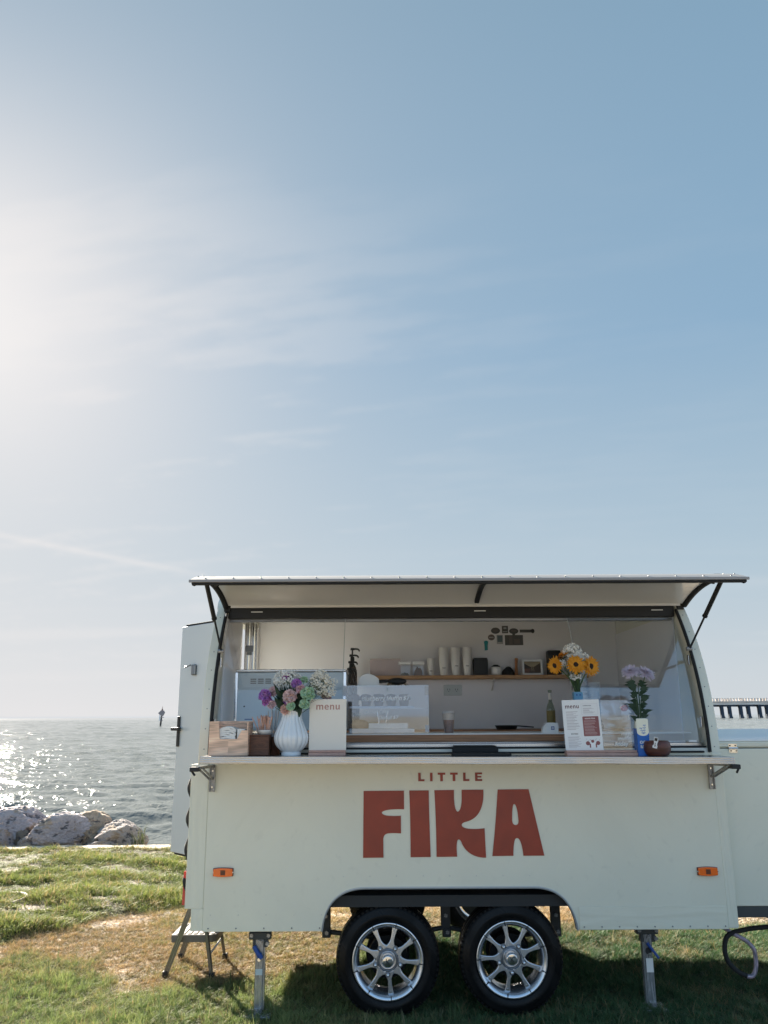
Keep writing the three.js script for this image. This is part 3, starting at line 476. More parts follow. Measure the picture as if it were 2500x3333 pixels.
// curved window panes
function curveSheet(x0, x1) { const P = [], U = [], I = [], ps = run(1.445, 2.215, 32); ps.forEach(([z, y], i) => { for (const x of [x0, x1]) { const b = 0.004 * Math.sin(y * 9 + x0); P.push(x, y, z - 0.06 + b * 0.4); U.push(x, y); } if (i) { const o = i * 2; I.push(o - 2, o - 1, o, o - 1, o + 1, o); } }); const g = new THREE.BufferGeometry(); g.setAttribute('position', new THREE.Float32BufferAttribute(P, 3)); g.setAttribute('uv', new THREE.Float32BufferAttribute(U, 2)); g.setIndex(I); g.computeVertexNormals(); return g; }
for (const [x0, x1] of [[-1.012, -0.256], [1.187, 1.884]]) { const p = part('window_pane', curveSheet(x0, x1), x0 > 0 ? M.tinted : M.glass, x0 < 0 ? 'left clear curved window pane' : 'right clear curved window pane'); const e = x0 < 0 ? x1 : x0; mesh('pane_edge', tube(run(1.445, 2.215, 12).map(([z, y]) => [e, y, z - 0.06]), 0.0022, 24, 6), mat([0.5, 0.55, 0.56], 0.2, 0.2), p); if (x0 > 0) mesh('clip', box(1.79, 1.84, 1.444, 1.456, -0.075, -0.04, 0.002), M.white, p); }
// raised serving hatch
(function hatch() {
  const h = partGroup('serving_hatch', [0.435, 2.296, ZT]);
  const zF = 0.585 - ZT, rise = 0.017, chord = Math.hypot(zF, rise), half = chord / 2, ang0 = Math.asin(half / R0), tilt = Math.atan2(rise, zF);
  const arc = (t, off = 0) => { const a = lerp(-ang0, ang0, t), r = R0 + off, u = r * Math.sin(a), v = r * Math.cos(a) - R0 * Math.cos(ang0), z = half + u; return [z * Math.cos(tilt) - v * Math.sin(tilt), z * Math.sin(tilt) + v * Math.cos(tilt)]; };
  const line = (t0, t1, off, n = 20) => Array.from({ length: n + 1 }, (_, i) => arc(lerp(t0, t1, i / n), off));
  const L = -1.472, Rr = 1.522;
  mesh('outer_skin', strip(line(0, 1, 0.0095).reverse(), L - 0.017, Rr + 0.013, 0.004, 1), M.hatchSkin, h);
  for (const [a, b] of [[L + 0.025, 0.148], [0.168, Rr - 0.025]]) mesh('inner_panel', strip(line(0.045, 0.95, 0.002).reverse(), a, b, 0.012, 1), M.inner, h);
  mesh('centre_rib', strip(line(0.1, 0.9, -0.01).reverse(), 0.144, 0.172, 0.016), M.black, h);
  mesh('core', strip(line(0.01, 0.985, 0.0048).reverse(), L, Rr, 0.0024), M.chassis, h);
  for (const x of [L + 0.004, Rr - 0.004]) mesh('edge_seal', tube(line(0.02, 0.985, -0.012, 14).map(([z, y]) => [x, y, z]), 0.016, 40, 8), M.rubber, h);
  const [fz, fy] = arc(1, 0.0095), [bz, by] = arc(1, 0.0);
  mesh('edge_trim', [box(L - 0.02, Rr + 0.016, by - 0.005, fy + 0.001, fz - 0.004, fz + 0.008, 0.002), ], M.hatchTrim, h);
  mesh('edge_seal', box(L - 0.005, Rr + 0.004, by - 0.017, by - 0.0055, bz - 0.03, fz + 0.002, 0.004), M.rubber, h);
  mesh('header_trim', box(L + 0.04, Rr - 0.04, -0.008, 0.014, 0.03, 0.045), M.inner, h);
  for (let i = 0; i < 20; i++) { const [z, y] = arc(0.955, 0.0105); mesh('rivet', new THREE.SphereGeometry(0.0052, 8, 6).translate(L + 0.06 + i * (Rr - L - 0.12) / 19, y, z), M.zinc, h); }
  for (const x of [L - 0.005, Rr]) for (const t of [0.7, 0.85]) { const [z, y] = arc(t, 0.0105); mesh('rivet', new THREE.SphereGeometry(0.0052, 8, 6).translate(x, y, z), M.zinc, h); }
  for (const [x, s] of [[L + 0.022, 1], [Rr - 0.02, -1]]) {
    const [tz, ty] = arc(0.7, 0.0), top = V(x - s * 0.014, ty - 0.012, tz), bot = V((s > 0 ? -1.006 : 1.878) - 0.435, 1.995 - 2.296, -0.12 - ZT), mid = top.clone().lerp(bot, 0.53);
    mesh('gas_strut', [rod(top, mid, 0.0135, 0.0135), rod(mid.clone().lerp(top, 0.03), mid, 0.016, 0.016)], M.black, h); mesh('strut_rod', rod(mid, bot, 0.0062), M.black, h); mesh('strut_mount', [rod(bot.clone().add(V(0.014, 0, 0)), bot.clone().add(V(-0.02, 0, 0)), 0.012), new THREE.SphereGeometry(0.013, 10, 8).translate(bot.x, bot.y, bot.z)], M.zinc, h);
    mesh('latch', [rod([x + s * 0.045, ty - 0.0, tz + 0.02], [x + s * 0.05, ty - 0.045, tz + 0.0], 0.011, 0.014), box(x + s * 0.03 - 0.02, x + s * 0.03 + 0.02, ty - 0.008, ty + 0.006, tz - 0.02, tz + 0.04, 0.003)], M.black, h);
    mesh('hinge', box(x - 0.03, x + 0.012, -0.03, 0.035, -0.035, 0.02, 0.004), M.black, h);
  }
})();
// wheels
function wheel(x, y, z, turn, face) {
  const w = partGroup('wheel', [x, y, z]); if (!face) w.rotation.y = Math.PI;
  const q = (g) => g.rotateX(Math.PI / 2);   // lathe axis y -> z (towards the camera)
  mesh('tyre', q(lathe([[0.192, -0.085], [0.2, -0.092], [0.238, -0.1], [0.268, -0.092], [0.282, -0.078], [0.289, -0.06], [0.29, -0.05], [0.283, -0.048], [0.283, -0.042], [0.29, -0.04], [0.291, -0.008], [0.284, -0.006], [0.284, 0.006], [0.291, 0.008], [0.29, 0.04], [0.283, 0.042], [0.283, 0.048], [0.29, 0.05], [0.289, 0.06], [0.282, 0.078], [0.274, 0.086], [0.27, 0.092], [0.262, 0.0935], [0.24, 0.1], [0.236, 0.1025], [0.222, 0.1005], [0.21, 0.096], [0.203, 0.093], [0.2, 0.088], [0.192, 0.085]], 96)), M.tyre, w);
  const lugs = []; for (let i = 0; i < 64; i++) { const a = i / 64 * 6.283; for (const s of [-1, 1]) { const g = new THREE.BoxGeometry(0.015, 0.012, 0.022); g.translate(0, 0.278, s * 0.074); g.rotateZ(a + (s > 0 ? 0.03 : 0)); lugs.push(g); } } mesh('tread', lugs, M.tyre, w);
  mesh('rim', q(lathe([[0.197, 0.088], [0.1985, 0.096], [0.196, 0.1005], [0.188, 0.1], [0.178, 0.092], [0.169, 0.076], [0.1665, 0.066], [0.164, 0.06], [0.166, 0.03], [0.16, 0.0], [0.165, -0.05], [0.19, -0.08], [0.198, -0.088]], 96)), M.alu, w);
  if (!face) { mesh('hub', rod([0, 0, -0.05], [0, 0, -0.03], 0.15, 0.15, 40), M.chassis, w); return; }
  mesh('brake_drum', [rod([0, 0, -0.09], [0, 0, 0.0], 0.11, 0.11, 32), rod([0, 0, -0.095], [0, 0, -0.09], 0.125, 0.125, 32)], M.tyre, w);
  const sp = new THREE.Shape(); sp.moveTo(-0.03, 0.06); sp.quadraticCurveTo(-0.0105, 0.082, -0.0075, 0.105); sp.quadraticCurveTo(-0.007, 0.14, -0.0135, 0.17); sp.lineTo(0.0135, 0.17); sp.quadraticCurveTo(0.007, 0.14, 0.0075, 0.105); sp.quadraticCurveTo(0.0105, 0.082, 0.03, 0.06); sp.closePath();
  const sg = extrude(sp, 0.014, 0.003, 10).translate(0, 0, 0.052), rg = rod([0, 0.158, 0.067], [0, 0.158, 0.0725], 0.0042, 0.0036, 8), ng = box(-0.0022, 0.0022, 0.172, 0.196, 0.089, 0.102);
  for (let i = 0; i < 9; i++) { const a = turn + i * 6.2832 / 9; mesh('spoke', sg, M.alu, w).rotation.z = a; mesh('rivet', rg, M.chrome, w).rotation.z = a; mesh('notch', ng, M.black, w).rotation.z = a; }
  mesh('hub_face', q(lathe([[0.001, 0.06], [0.05, 0.062], [0.074, 0.067], [0.078, 0.066], [0.08, 0.05], [0.001, 0.05]].reverse(), 60)), M.alu, w);
  mesh('hub_ring', new THREE.TorusGeometry(0.053, 0.006, 8, 48).translate(0, 0, 0.066), M.aluDark, w);
  mesh('hub_cap', q(lathe([[0.0, 0.104], [0.026, 0.103], [0.029, 0.1005], [0.0335, 0.094], [0.0365, 0.064], [0.0, 0.064]].reverse(), 48)), M.chrome, w);
  mesh('emblem', [tube([[-0.013, -0.013, 0.105], [-0.002, 0.0, 0.1055], [0.002, 0.01, 0.1055], [0.016, 0.011, 0.105]], 0.0018, 16, 6), tube([[0.011, -0.012, 0.105], [0.002, -0.003, 0.1055], [-0.008, 0.005, 0.1055], [-0.007, 0.014, 0.105]], 0.0026, 16, 6)], M.black, w);
  for (let i = 0; i < 5; i++) { const a = -Math.PI / 2 + i * 6.2832 / 5, cx = Math.cos(a) * 0.072, cy = Math.sin(a) * 0.072; mesh('lug_recess', rod([cx, cy, 0.06], [cx, cy, 0.0705], 0.0145, 0.0145, 20), M.aluDark, w); mesh('lug_nut', [rod([cx, cy, 0.068], [cx, cy, 0.082], 0.0098, 0.0088, 6), new THREE.SphereGeometry(0.0082, 10, 8).translate(cx, cy, 0.082)], M.chrome, w); }
}
wheel(0.008, 0.283, -0.127, Math.PI + 0.096, true); wheel(0.697, 0.291, -0.127, Math.PI - 0.168, true); wheel(0.008, 0.283, -1.72, 0, false); wheel(0.697, 0.29, -1.72, 0, false);
// corner jacks
function jack(x, z, lever, taped) {
  const j = partGroup('corner_jack', [x, 0, z]);
  mesh('post', [box(-0.0225, 0.0225, 0.0, 0.4, -0.02, 0.02, 0.004)], M.zinc, j); mesh('side_flange', box(lever > 0 ? -0.031 : 0.023, lever > 0 ? -0.023 : 0.031, 0.03, 0.38, -0.024, 0.014), M.zinc, j);
  mesh('mount', [box(-0.062, 0.062, 0.385, 0.425, -0.03, 0.024, 0.006), box(-0.04, 0.045, 0.345, 0.386, -0.024, 0.018, 0.004)], M.chassis, j);
  for (const [bx, by] of [[-0.046, 0.408], [0.05, 0.408], [0.004, 0.374], [0.044, 0.366]]) mesh('bolt', rod([bx, by, 0.015], [bx, by, 0.033], 0.0125, 0.011, 6), M.zinc, j);
  mesh('foot', [box(-0.075, 0.075, 0.0, 0.014, -0.06, 0.075, 0.004), box(-0.02, 0.02, 0.01, 0.045, -0.03, 0.035, 0.004)], M.zinc, j); mesh('bolt', rod([0, 0.03, 0.034], [0, 0.03, 0.048], 0.013, 0.012, 8), M.zinc, j);
  mesh('lever', lever < 0 ? [rod([-0.03, 0.355, 0.032], [0.006, 0.3, 0.034], 0.012, 0.013), rod([0.0, 0.315, 0.034], [0.014, 0.292, 0.034], 0.015, 0.013)] : rod([-0.01, 0.345, 0.034], [0.045, 0.27, 0.05], 0.009, 0.007), M.blue, j);
  mesh('lever_pin', rod([0.002, 0.288, 0.02], [0.002, 0.288, 0.045], 0.011, 0.009, 12), M.chrome, j);
  mesh('label', box(-0.019, 0.02, taped ? 0.19 : 0.205, taped ? 0.262 : 0.236, 0.02, 0.0212), taped ? M.paper : mat([0.5, 0.56, 0.56], 0.7), j);
  if (taped) mesh('hole', rod([-0.002, 0.3, 0.0195], [-0.002, 0.3, 0.0212], 0.018, 0.018, 20), M.black, j);
}
jack(-0.712, -0.1, -1, false); jack(1.492, -0.17, 1, true);
// side door standing open on the left
(function door() {
  const d = partGroup('entry_door', [-1.095, 0.655, -0.93], 'open white entry door'); d.rotation.y = Math.PI - 46 * D; // local +x runs from the hinge to the free edge
  const W = 0.66, H = 1.625;
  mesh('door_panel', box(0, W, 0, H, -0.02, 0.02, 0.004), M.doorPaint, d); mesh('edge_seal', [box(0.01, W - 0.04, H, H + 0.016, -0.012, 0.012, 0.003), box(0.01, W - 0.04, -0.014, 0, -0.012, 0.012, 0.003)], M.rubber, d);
  for (const s of [-1]) { mesh('door_handle', [box(W - 0.05, W - 0.018, 0.735, 0.955, s * 0.034, s * 0.021, 0.006)], M.black, d); mesh('lever', box(W - 0.085, W + 0.022, 0.85, 0.874, s * 0.062, s * 0.034, 0.005), M.black, d); mesh('latch', [box(W - 0.245, W - 0.195, 1.25, 1.33, s * 0.045, s * 0.02, 0.01), rod([W - 0.2, 1.325, s * 0.05], [W - 0.125, 1.31, s * 0.055], 0.005)], M.aluDark, d); }
  mesh('hinge', [rod([0, 0.2, 0], [0, 0.34, 0], 0.012), rod([0, 1.2, 0], [0, 1.34, 0], 0.012)], M.zinc, d);
})();
part('hose_loop', tube(Array.from({ length: 61 }, (_, i) => { const y = 1.31 - i * 0.0125, p = Math.cos((y - 1.215) * 6.2832 / 0.168); return [-1.1455 - 0.011 * p, y, -0.1 - 0.03 * Math.sin((y - 1.215) * 6.2832 / 0.168)]; }), 0.01, 240, 8), M.rubber, 'black hose looped down the left corner');
// storage box and drawbar at the front end
(function frontBox() {
  const b = partGroup('storage_box', [2.5, 0.549, -0.3]); const m = M.paint;
  mesh('box_body', box(-0.535, 0.6, 0, 0.857, -0.7, 0.245, 0.006), m, b); mesh('lid', [box(-0.535, 0.6, 0.8605, 0.9, -0.7, 0.247, 0.012)], m, b);
  const s = new THREE.Shape(); s.moveTo(-0.72, 0); s.lineTo(0.245, 0); s.quadraticCurveTo(0.24, 0.03, 0.16, 0.034); s.quadraticCurveTo(-0.25, 0.085, -0.72, 0.034); s.closePath();
  mesh('lid_top', extrude(s, 1.13, 0.001, 12).rotateY(-Math.PI / 2).translate(0.6, 0.9, 0), mat([0.8, 0.78, 0.74], 0.5), b); mesh('gasket', box(-0.53, 0.59, 0.857, 0.8605, -0.68, 0.24), M.rubber, b);
  const hg = sub('hinge', b, [-0.45, 0.859, 0.247]); mesh('hinge_leaf', [box(-0.024, 0.024, 0.006, 0.025, 0, 0.003), box(-0.022, 0.026, -0.025, -0.006, 0, 0.003), rod([-0.025, 0, 0.003], [0.03, 0, 0.003], 0.0055)], M.chrome, b).position.set(-0.45, 0.859, 0.247); b.remove(hg);
  for (const [x, y] of [[-0.466, 0.874], [-0.434, 0.874], [-0.462, 0.844], [-0.43, 0.844]]) mesh('screw', rod([x, y, 0.249], [x, y, 0.253], 0.004, 0.004, 8), M.black, b);
  part('drawbar', [box(1.9, 4.0, 0.49, 0.548, -0.12, -0.06, 0.004), bar([2.12, 0.52, -0.1], [3.6, 0.5, -0.85], 0.06, 0.06), box(2.2, 2.3, 0.46, 0.55, -1.7, -0.1)], M.chassis);
})();

// ---------------------------------------------------------------- flower builders
function petal(len, wid, curl, ruffle, seed, n = 5, tipw = 0.8) { // a petal from the origin along +y, facing +z
  const r = rng(seed), P = [], I = [], ph = r() * 6;
  for (let j = 0; j <= n; j++) { const t = j / n, w = wid * Math.sin(Math.pow(t, 0.8) * Math.PI * tipw + 0.18) * 0.5; for (let k = -1; k <= 1; k++) { const e = ruffle * t * Math.sin(k * 3 + j * 2.4 + ph); P.push(k * w, len * t * (1 - 0.06 * Math.abs(k)) + (j === n ? (k === 0 ? 0.02 : 0) * len : 0), curl * t * t + (k === 0 ? -0.12 * wid * t : 0) + e); } }
  for (let j = 0; j < n; j++) for (let k = 0; k < 2; k++) { const a = j * 3 + k; I.push(a, a + 1, a + 3, a + 1, a + 4, a + 3); }
  const g = new THREE.BufferGeometry(); g.setAttribute('position', new THREE.Float32BufferAttribute(P, 3)); g.setIndex(I); g.computeVertexNormals(); return g;
}
function petalMat(r, g, b) { return mat([r, g, b], 0.7, 0, { transmission: 0.25, thickness: 0, side: THREE.DoubleSide }); }
function carnation(R, seed, dir) {
  const r = rng(seed), list = [];
  for (let i = 0; i < 46; i++) { const f = Math.sqrt((i + 0.5) / 46), tilt = f * 1.35, a = i * 2.39996; const g = petal(R * (0.75 + 0.35 * r()), R * (0.75 + 0.3 * r()), R * 0.15 * (r() - 0.2), R * 0.24, seed * 100 + i, 5, 0.6); g.translate(0, R * 0.12, 0); g.rotateX(-tilt * 0 + 0.15 * (r() - 0.5)); g.rotateY(r() * 0.9 - 0.45); g.rotateX(tilt); g.rotateY(a); list.push(g); }
  const m = merge(list); m.applyQuaternion(new THREE.Quaternion().setFromUnitVectors(V(0, 1, 0), dir)); return m;
}
function daisyHead(R, rows, seed, dir, wid, curlIn) { // rings of narrow petals round the axis +y
  const r = rng(seed), list = [];
  for (const [count, tilt, len] of rows) for (let i = 0; i < count; i++) { const g = petal(R * len * (0.85 + 0.25 * r()), R * wid * (0.8 + 0.4 * r()), R * curlIn * (r() + 0.2), R * 0.02, seed * 77 + i, 4, 0.86); g.rotateY((r() - 0.5) * 0.6); g.rotateX(tilt + (r() - 0.5) * 0.22); g.rotateY(i / count * 6.2832 + tilt * 3 + r() * 0.1); list.push(g); }
  const m = merge(list); m.applyQuaternion(new THREE.Quaternion().setFromUnitVectors(V(0, 1, 0), dir)); return m;
}
function babysBreath(parent, c, rad, count, seed, root, m, size = 0.0034) {
  const r = rng(seed), dots = [], stems = [];
  const base = new THREE.IcosahedronGeometry(1, 0);
  for (let i = 0; i < count; i++) { let x, y, z; do { x = r() * 2 - 1; y = r() * 2 - 1; z = r() * 2 - 1; } while (x * x + y * y + z * z > 1 || n3(x * 2.2 + seed, y * 2.2, z * 2.2) < -0.18); const k = Math.pow(Math.hypot(x, y, z), -0.25); const p = [c[0] + x * k * rad[0], c[1] + y * k * rad[1], c[2] + z * k * rad[2]]; const s = size * 1.25 * (0.6 + 0.8 * r()); dots.push(base.clone().scale(s, s * 0.8, s).rotateX(r() * 3).translate(...p)); if (i % 9 === 0) { const mid = [lerp(root[0], p[0], 0.55) + (r() - 0.5) * 0.02, lerp(root[1], p[1], 0.6), lerp(root[2], p[2], 0.55)]; stems.push(rod(root, mid, 0.0009, 0.0007, 4), rod(mid, p, 0.0006, 0.0005, 4)); } }
  const f = mesh('babys_breath', dots, m, parent, "cloud of tiny white baby's breath blossoms"); f.userData.kind = 'stuff'; const s = mesh('filler_stems', stems, M.stem, parent); s.userData.kind = 'stuff';
}
function leafGeo(base, tip, w, up = 0.01) { const a = V(...base), b = V(...tip), d = b.clone().sub(a), len = d.length(); const g = petal(len, w, up, w * 0.04, 3, 4, 0.97); g.applyQuaternion(new THREE.Quaternion().setFromUnitVectors(V(0, 1, 0), d.normalize())); return g.translate(...base); }
M.breath = mat([0.78, 0.78, 0.74], 0.8); M.breathLit = mat([0.8, 0.76, 0.66], 0.8);  // second copy is warmer: light on the right sprays put into the colour

// ---------------------------------------------------------------- on the serving counter
const CY = (x) => 1.3835 - 0.0058 * (x - 0.447);
(function napkinBox() {
  const t = thing('napkin_box', 'pale wooden napkin box with a notched front at the left end of the counter', 'napkin box', [-0.875, CY(-0.875) + 0.003, 0.14]);
  const h = 0.182, w = 0.108, fr = new THREE.Shape(); fr.moveTo(-w, 0); fr.lineTo(w, 0); fr.lineTo(w, 0.134); fr.lineTo(w - 0.034, 0.134); fr.lineTo(0.052, 0.094); fr.quadraticCurveTo(0.05, 0.087, 0.042, 0.087); fr.lineTo(-0.04, 0.087); fr.quadraticCurveTo(-0.048, 0.087, -0.05, 0.095); fr.lineTo(-0.058, h); fr.lineTo(-w, h); fr.closePath();
  mesh('front_panel', extrude(fr, 0.008, 0.001).translate(0, 0, 0.088), M.bamboo, t); mesh('back_panel', box(-w, w, 0, h + 0.002, -0.08, -0.072, 0.001), M.bamboo, t);
  mesh('side_panel', box(-w, -w + 0.008, 0, h, -0.0715, 0.0865, 0.001), M.bamboo, t); mesh('side_panel', box(w - 0.008, w, 0, h - 0.002, -0.0715, 0.0865, 0.001), M.bamboo, t); mesh('bottom_panel', box(-w + 0.008, w - 0.008, 0, 0.008, -0.0715, 0.0865), M.bamboo, t);
  for (const o of t.children) o.userData = {};
})();
(function napkins() {
  const r = rng(8), list = [];
  for (let i = 0; i < 13; i++) { const k = i / 12, g = new THREE.BoxGeometry(0.098, 0.0102, 0.12, 10, 1, 4); g.rotateZ((r() - 0.5) * 0.1); const p = g.attributes.position; for (let j = 0; j < p.count; j++) p.setY(j, p.getY(j) + 0.02 * (1 - Math.pow(p.getX(j) / 0.055, 2)) * k + 0.006 * n3(p.getX(j) * 30, p.getZ(j) * 25, i * 2.3)); g.translate(-0.888 + (r() - 0.5) * 0.004, CY(-0.88) + 0.02 + i * 0.0095, 0.163 + 0.006 * r()); g.computeVertexNormals(); list.push(g); }
  const g2 = new THREE.BoxGeometry(0.042, 0.135, 0.1, 2, 8, 4); g2.rotateZ(-0.04); g2.translate(-0.81, CY(-0.8) + 0.078, 0.172); list.push(g2);
  one('napkin_stack', 'stack of crumpled white paper napkins inside the notched wooden box', 'napkins', merge(list), M.paper);
})();
(function stirrers() {
  const b = thing('stirrer_box', 'dark brown wooden box between the napkin box and the fluted vase', 'box', [-0.722, CY(-0.722) + 0.001, 0.12]);
  mesh('box_body', box(-0.066, 0.066, 0, 0.104, -0.055, 0.06, 0.002), M.darkWood, b); mesh('lid', box(-0.068, 0.068, 0.1045, 0.112, -0.057, 0.062, 0.002), M.darkWood, b);
  const cy = CY(-0.7) + 0.113, c = thing('paper_cup', 'low white paper cup full of wooden stir sticks on the dark brown box', 'cup', [-0.692, cy, 0.125]);
  mesh('cup_wall', lathe([[0.0, 0.0], [0.036, 0.0], [0.042, 0.024], [0.0435, 0.0255], [0.041, 0.0265], [0.0395, 0.024], [0.034, 0.003], [0, 0.003]], 36), M.white, c);
  const r = rng(14), sticks = mat([1, 1, 1], 0.7, 0, { map: wood(206, 162, 140, 21) }), g = box(-0.0028, 0.0028, 0, 0.1, -0.0008, 0.0008); let first = null;
  for (let i = 0; i < 34; i++) { const o = first ? first.clone() : one('stir_stick', 'thin wooden stir stick fanned out of the low white cup', 'stir stick', g, sticks, [0, 0, 0], 'wooden stir sticks in the white cup'); if (first) { o.name = numbered('stir_stick'); o.userData = { ...first.userData }; scene.add(o); } first = first || o; const u = (i + 0.5) / 34 - 0.5; o.position.set(-0.692 + u * 0.058, cy + 0.004, 0.125 + (r() - 0.5) * 0.045); o.rotation.set((r() - 0.5) * 0.2, r() * 3, -u * 0.75 + 0.05 + (r() - 0.5) * 0.15); o.scale.y = 0.86 + 0.2 * r(); }
  const st = lathe([[0.0042, 0], [0.0042, 0.19], [0.0034, 0.19], [0.0034, 0]], 10), sm = mat([0.75, 0.78, 0.8], 0.35, 0, { transmission: 0.35, thickness: 0 }); let f2 = null;
  [[-0.676, 0.02, 0.06], [-0.667, -0.02, 0.0], [-0.66, 0.05, 0.03], [-0.652, -0.04, -0.05], [-0.645, 0.03, -0.1], [-0.64, 0, -0.36], [-0.634, -0.05, -0.45], [-0.655, 0.06, 0.05]].forEach(([x, a, b2], i) => { const o = f2 ? f2.clone() : one('straw', 'white paper wrapped straw standing behind the stir sticks', 'straw', st, sm, [0, 0, 0], 'white straws behind the stir sticks'); if (f2) { o.name = numbered('straw'); o.userData = { ...f2.userData }; scene.add(o); } f2 = f2 || o; o.position.set(x, CY(x) + 0.06, 0.02); o.rotation.set(a, 0, b2); o.scale.y = 0.98 + 0.02 * (i % 4); });
  const jar = thing('straw_jar', 'short dark jar holding the white straws behind the brown box', 'jar', [-0.65, CY(-0.65), 0.02]); mesh('jar_wall', lathe([[0, 0], [0.036, 0], [0.04, 0.1], [0.036, 0.1], [0.033, 0.004], [0, 0.004]], 28), M.darkWood, jar);
})();
(function flutedVase() {
  const prof2 = [[0.0, 0.0], [0.052, 0.0], [0.055, 0.004], [0.056, 0.014], [0.052, 0.02], [0.068, 0.032], [0.09, 0.06], [0.0985, 0.09], [0.096, 0.115], [0.082, 0.15], [0.066, 0.185], [0.058, 0.21], [0.057, 0.225], [0.063, 0.243], [0.0655, 0.247], [0.062, 0.247], [0.054, 0.225], [0.055, 0.2], [0.04, 0.15], [0, 0.12]];
  const c = new THREE.SplineCurve(prof2.map((p) => new THREE.Vector2(...p))), g = new THREE.LatheGeometry(c.getPoints(110), 240), p = g.attributes.position;
  for (let i = 0; i < p.count; i++) { const x = p.getX(i), y = p.getY(i), z = p.getZ(i), a = Math.atan2(z, x), f = smooth(y, 0.022, 0.06), k = 1 - 0.055 * f * Math.pow(Math.abs(Math.cos(a * 9)), 3.0); const top = smooth(y, 0.225, 0.247) * 0.05 * Math.sin(a * 9); p.setXYZ(i, x * (k + top), y + smooth(y, 0.23, 0.247) * 0.005 * Math.sin(a * 9), z * (k + top)); }
  g.computeVertexNormals();
  const t = thing('fluted_vase', 'white fluted ceramic vase holding the mixed carnation bouquet', 'vase', [-0.534, CY(-0.534), 0.14]); mesh('vase_body', g, M.ceramic, t);
})();
(function bouquet() {
  const B = [-0.534, 1.63, 0.14], t = thing('carnation_bouquet', "bouquet of pink, purple and green carnations with baby's breath in the fluted vase", 'bouquet', B);
  const at = (px, py, z = 0) => [(px - 1250) * 0.001773 - B[0], 1.627 - (py - 2318) * 0.00174 - B[1], z];
  const cols = { purple: petalMat(0.56, 0.24, 0.66), magenta: petalMat(0.66, 0.22, 0.6), dusty: petalMat(0.78, 0.55, 0.56), pink: petalMat(0.9, 0.64, 0.6), peach: petalMat(0.84, 0.5, 0.4), green: petalMat(0.56, 0.78, 0.52), rose: petalMat(0.84, 0.5, 0.53) };
  const heads = [['purple', 862, 2262, 0.03, 0.05], ['magenta', 868, 2280, 0.026, 0.04], ['dusty', 886, 2250, 0.026, 0.02], ['pink', 946, 2266, 0.034, 0.075], ['green', 1003, 2257, 0.035, 0.07], ['green', 993, 2292, 0.025, 0.08], ['green', 950, 2299, 0.022, 0.08], ['peach', 931, 2308, 0.024, 0.07], ['rose', 977, 2243, 0.024, 0.05], ['purple', 963, 2225, 0.026, 0.03], ['magenta', 928, 2201, 0.022, 0.0], ['dusty', 886, 2292, 0.022, 0.05], ['dusty', 1058, 2266, 0.024, -0.04], ['green', 985, 2212, 0.02, -0.02], ['purple', 935, 2282, 0.018, 0.05]];
  heads.forEach(([c, px, py, R0h, z], i) => { const R = R0h * 1.15, p = at(px, py, z), d = V(p[0] * 1.4, 0.35 + p[1] * 0.8, 0.75).normalize(); const q = p.map((v, k) => v - [d.x, d.y, d.z][k] * R * 0.5); mesh('carnation', carnation(R, 5 + i, d).translate(...q), cols[c], t, c + ' carnation'); mesh('stem', rod([p[0] * 0.12, -0.03, 0.0], q, 0.0018, 0.0018, 6), M.stem, t); });
  babysBreath(t, at(930, 2213, -0.02), [0.085, 0.062, 0.06], 900, 3, [0, 0, 0], M.breath); babysBreath(t, at(1040, 2222, -0.01), [0.062, 0.075, 0.05], 950, 4, [0.01, 0, 0], M.breathLit); babysBreath(t, at(1070, 2245, 0.0), [0.04, 0.05, 0.04], 120, 9, [0.01, 0, 0], M.breathLit); babysBreath(t, at(950, 2235, -0.01), [0.06, 0.04, 0.05], 180, 6, [0, 0, 0], M.breath);
  for (const [px, py, s] of [[948, 2188, 1], [1082, 2212, 2], [1090, 2220, 3], [1040, 2186, 4], [1082, 2262, 5]]) { babysBreath(t, at(px, py, 0), [0.014, 0.012, 0.014], 16, 20 + s, [0.02, 0.05, 0], M.breath, 0.003); }
  const r = rng(44), lv = []; for (let i = 0; i < 46; i++) { const a = -0.1 + (r() - 0.5) * 0.22, x = (r() - 0.5) * 0.15, y = 0.01 + r() * 0.13; lv.push(leafGeo([x * 0.5, y * 0.3 - 0.01, 0.01 + 0.03 * r()], [x + a * 0.2, y + 0.02, 0.02 + 0.05 * r()], 0.03, 0.012)); } mesh('leaves', lv, M.leafDark, t).userData.kind = 'stuff';
  for (const [px, py] of [[908, 2262], [905, 2285], [968, 2290], [975, 2312]]) { const p = at(px, py, 0.045), q = []; for (let i = 0; i < 9; i++) q.push(leafGeo([p[0] * 0.6, p[1] - 0.045, 0.03], [p[0] + (r() - 0.5) * 0.05, p[1] + 0.02 + r() * 0.02, 0.045 + r() * 0.02], 0.034, 0.01)); mesh('leaf_cluster', q, M.leafDark, t); }
})();
function printed(w, h, draw, bg = '#efe9dd', res = 2.6) { return canvasTex(Math.round(w * 1000 * res), Math.round(h * 1000 * res), (c, W, H) => { c.fillStyle = bg; c.fillRect(0, 0, W, H); draw(c, W, H); }); }
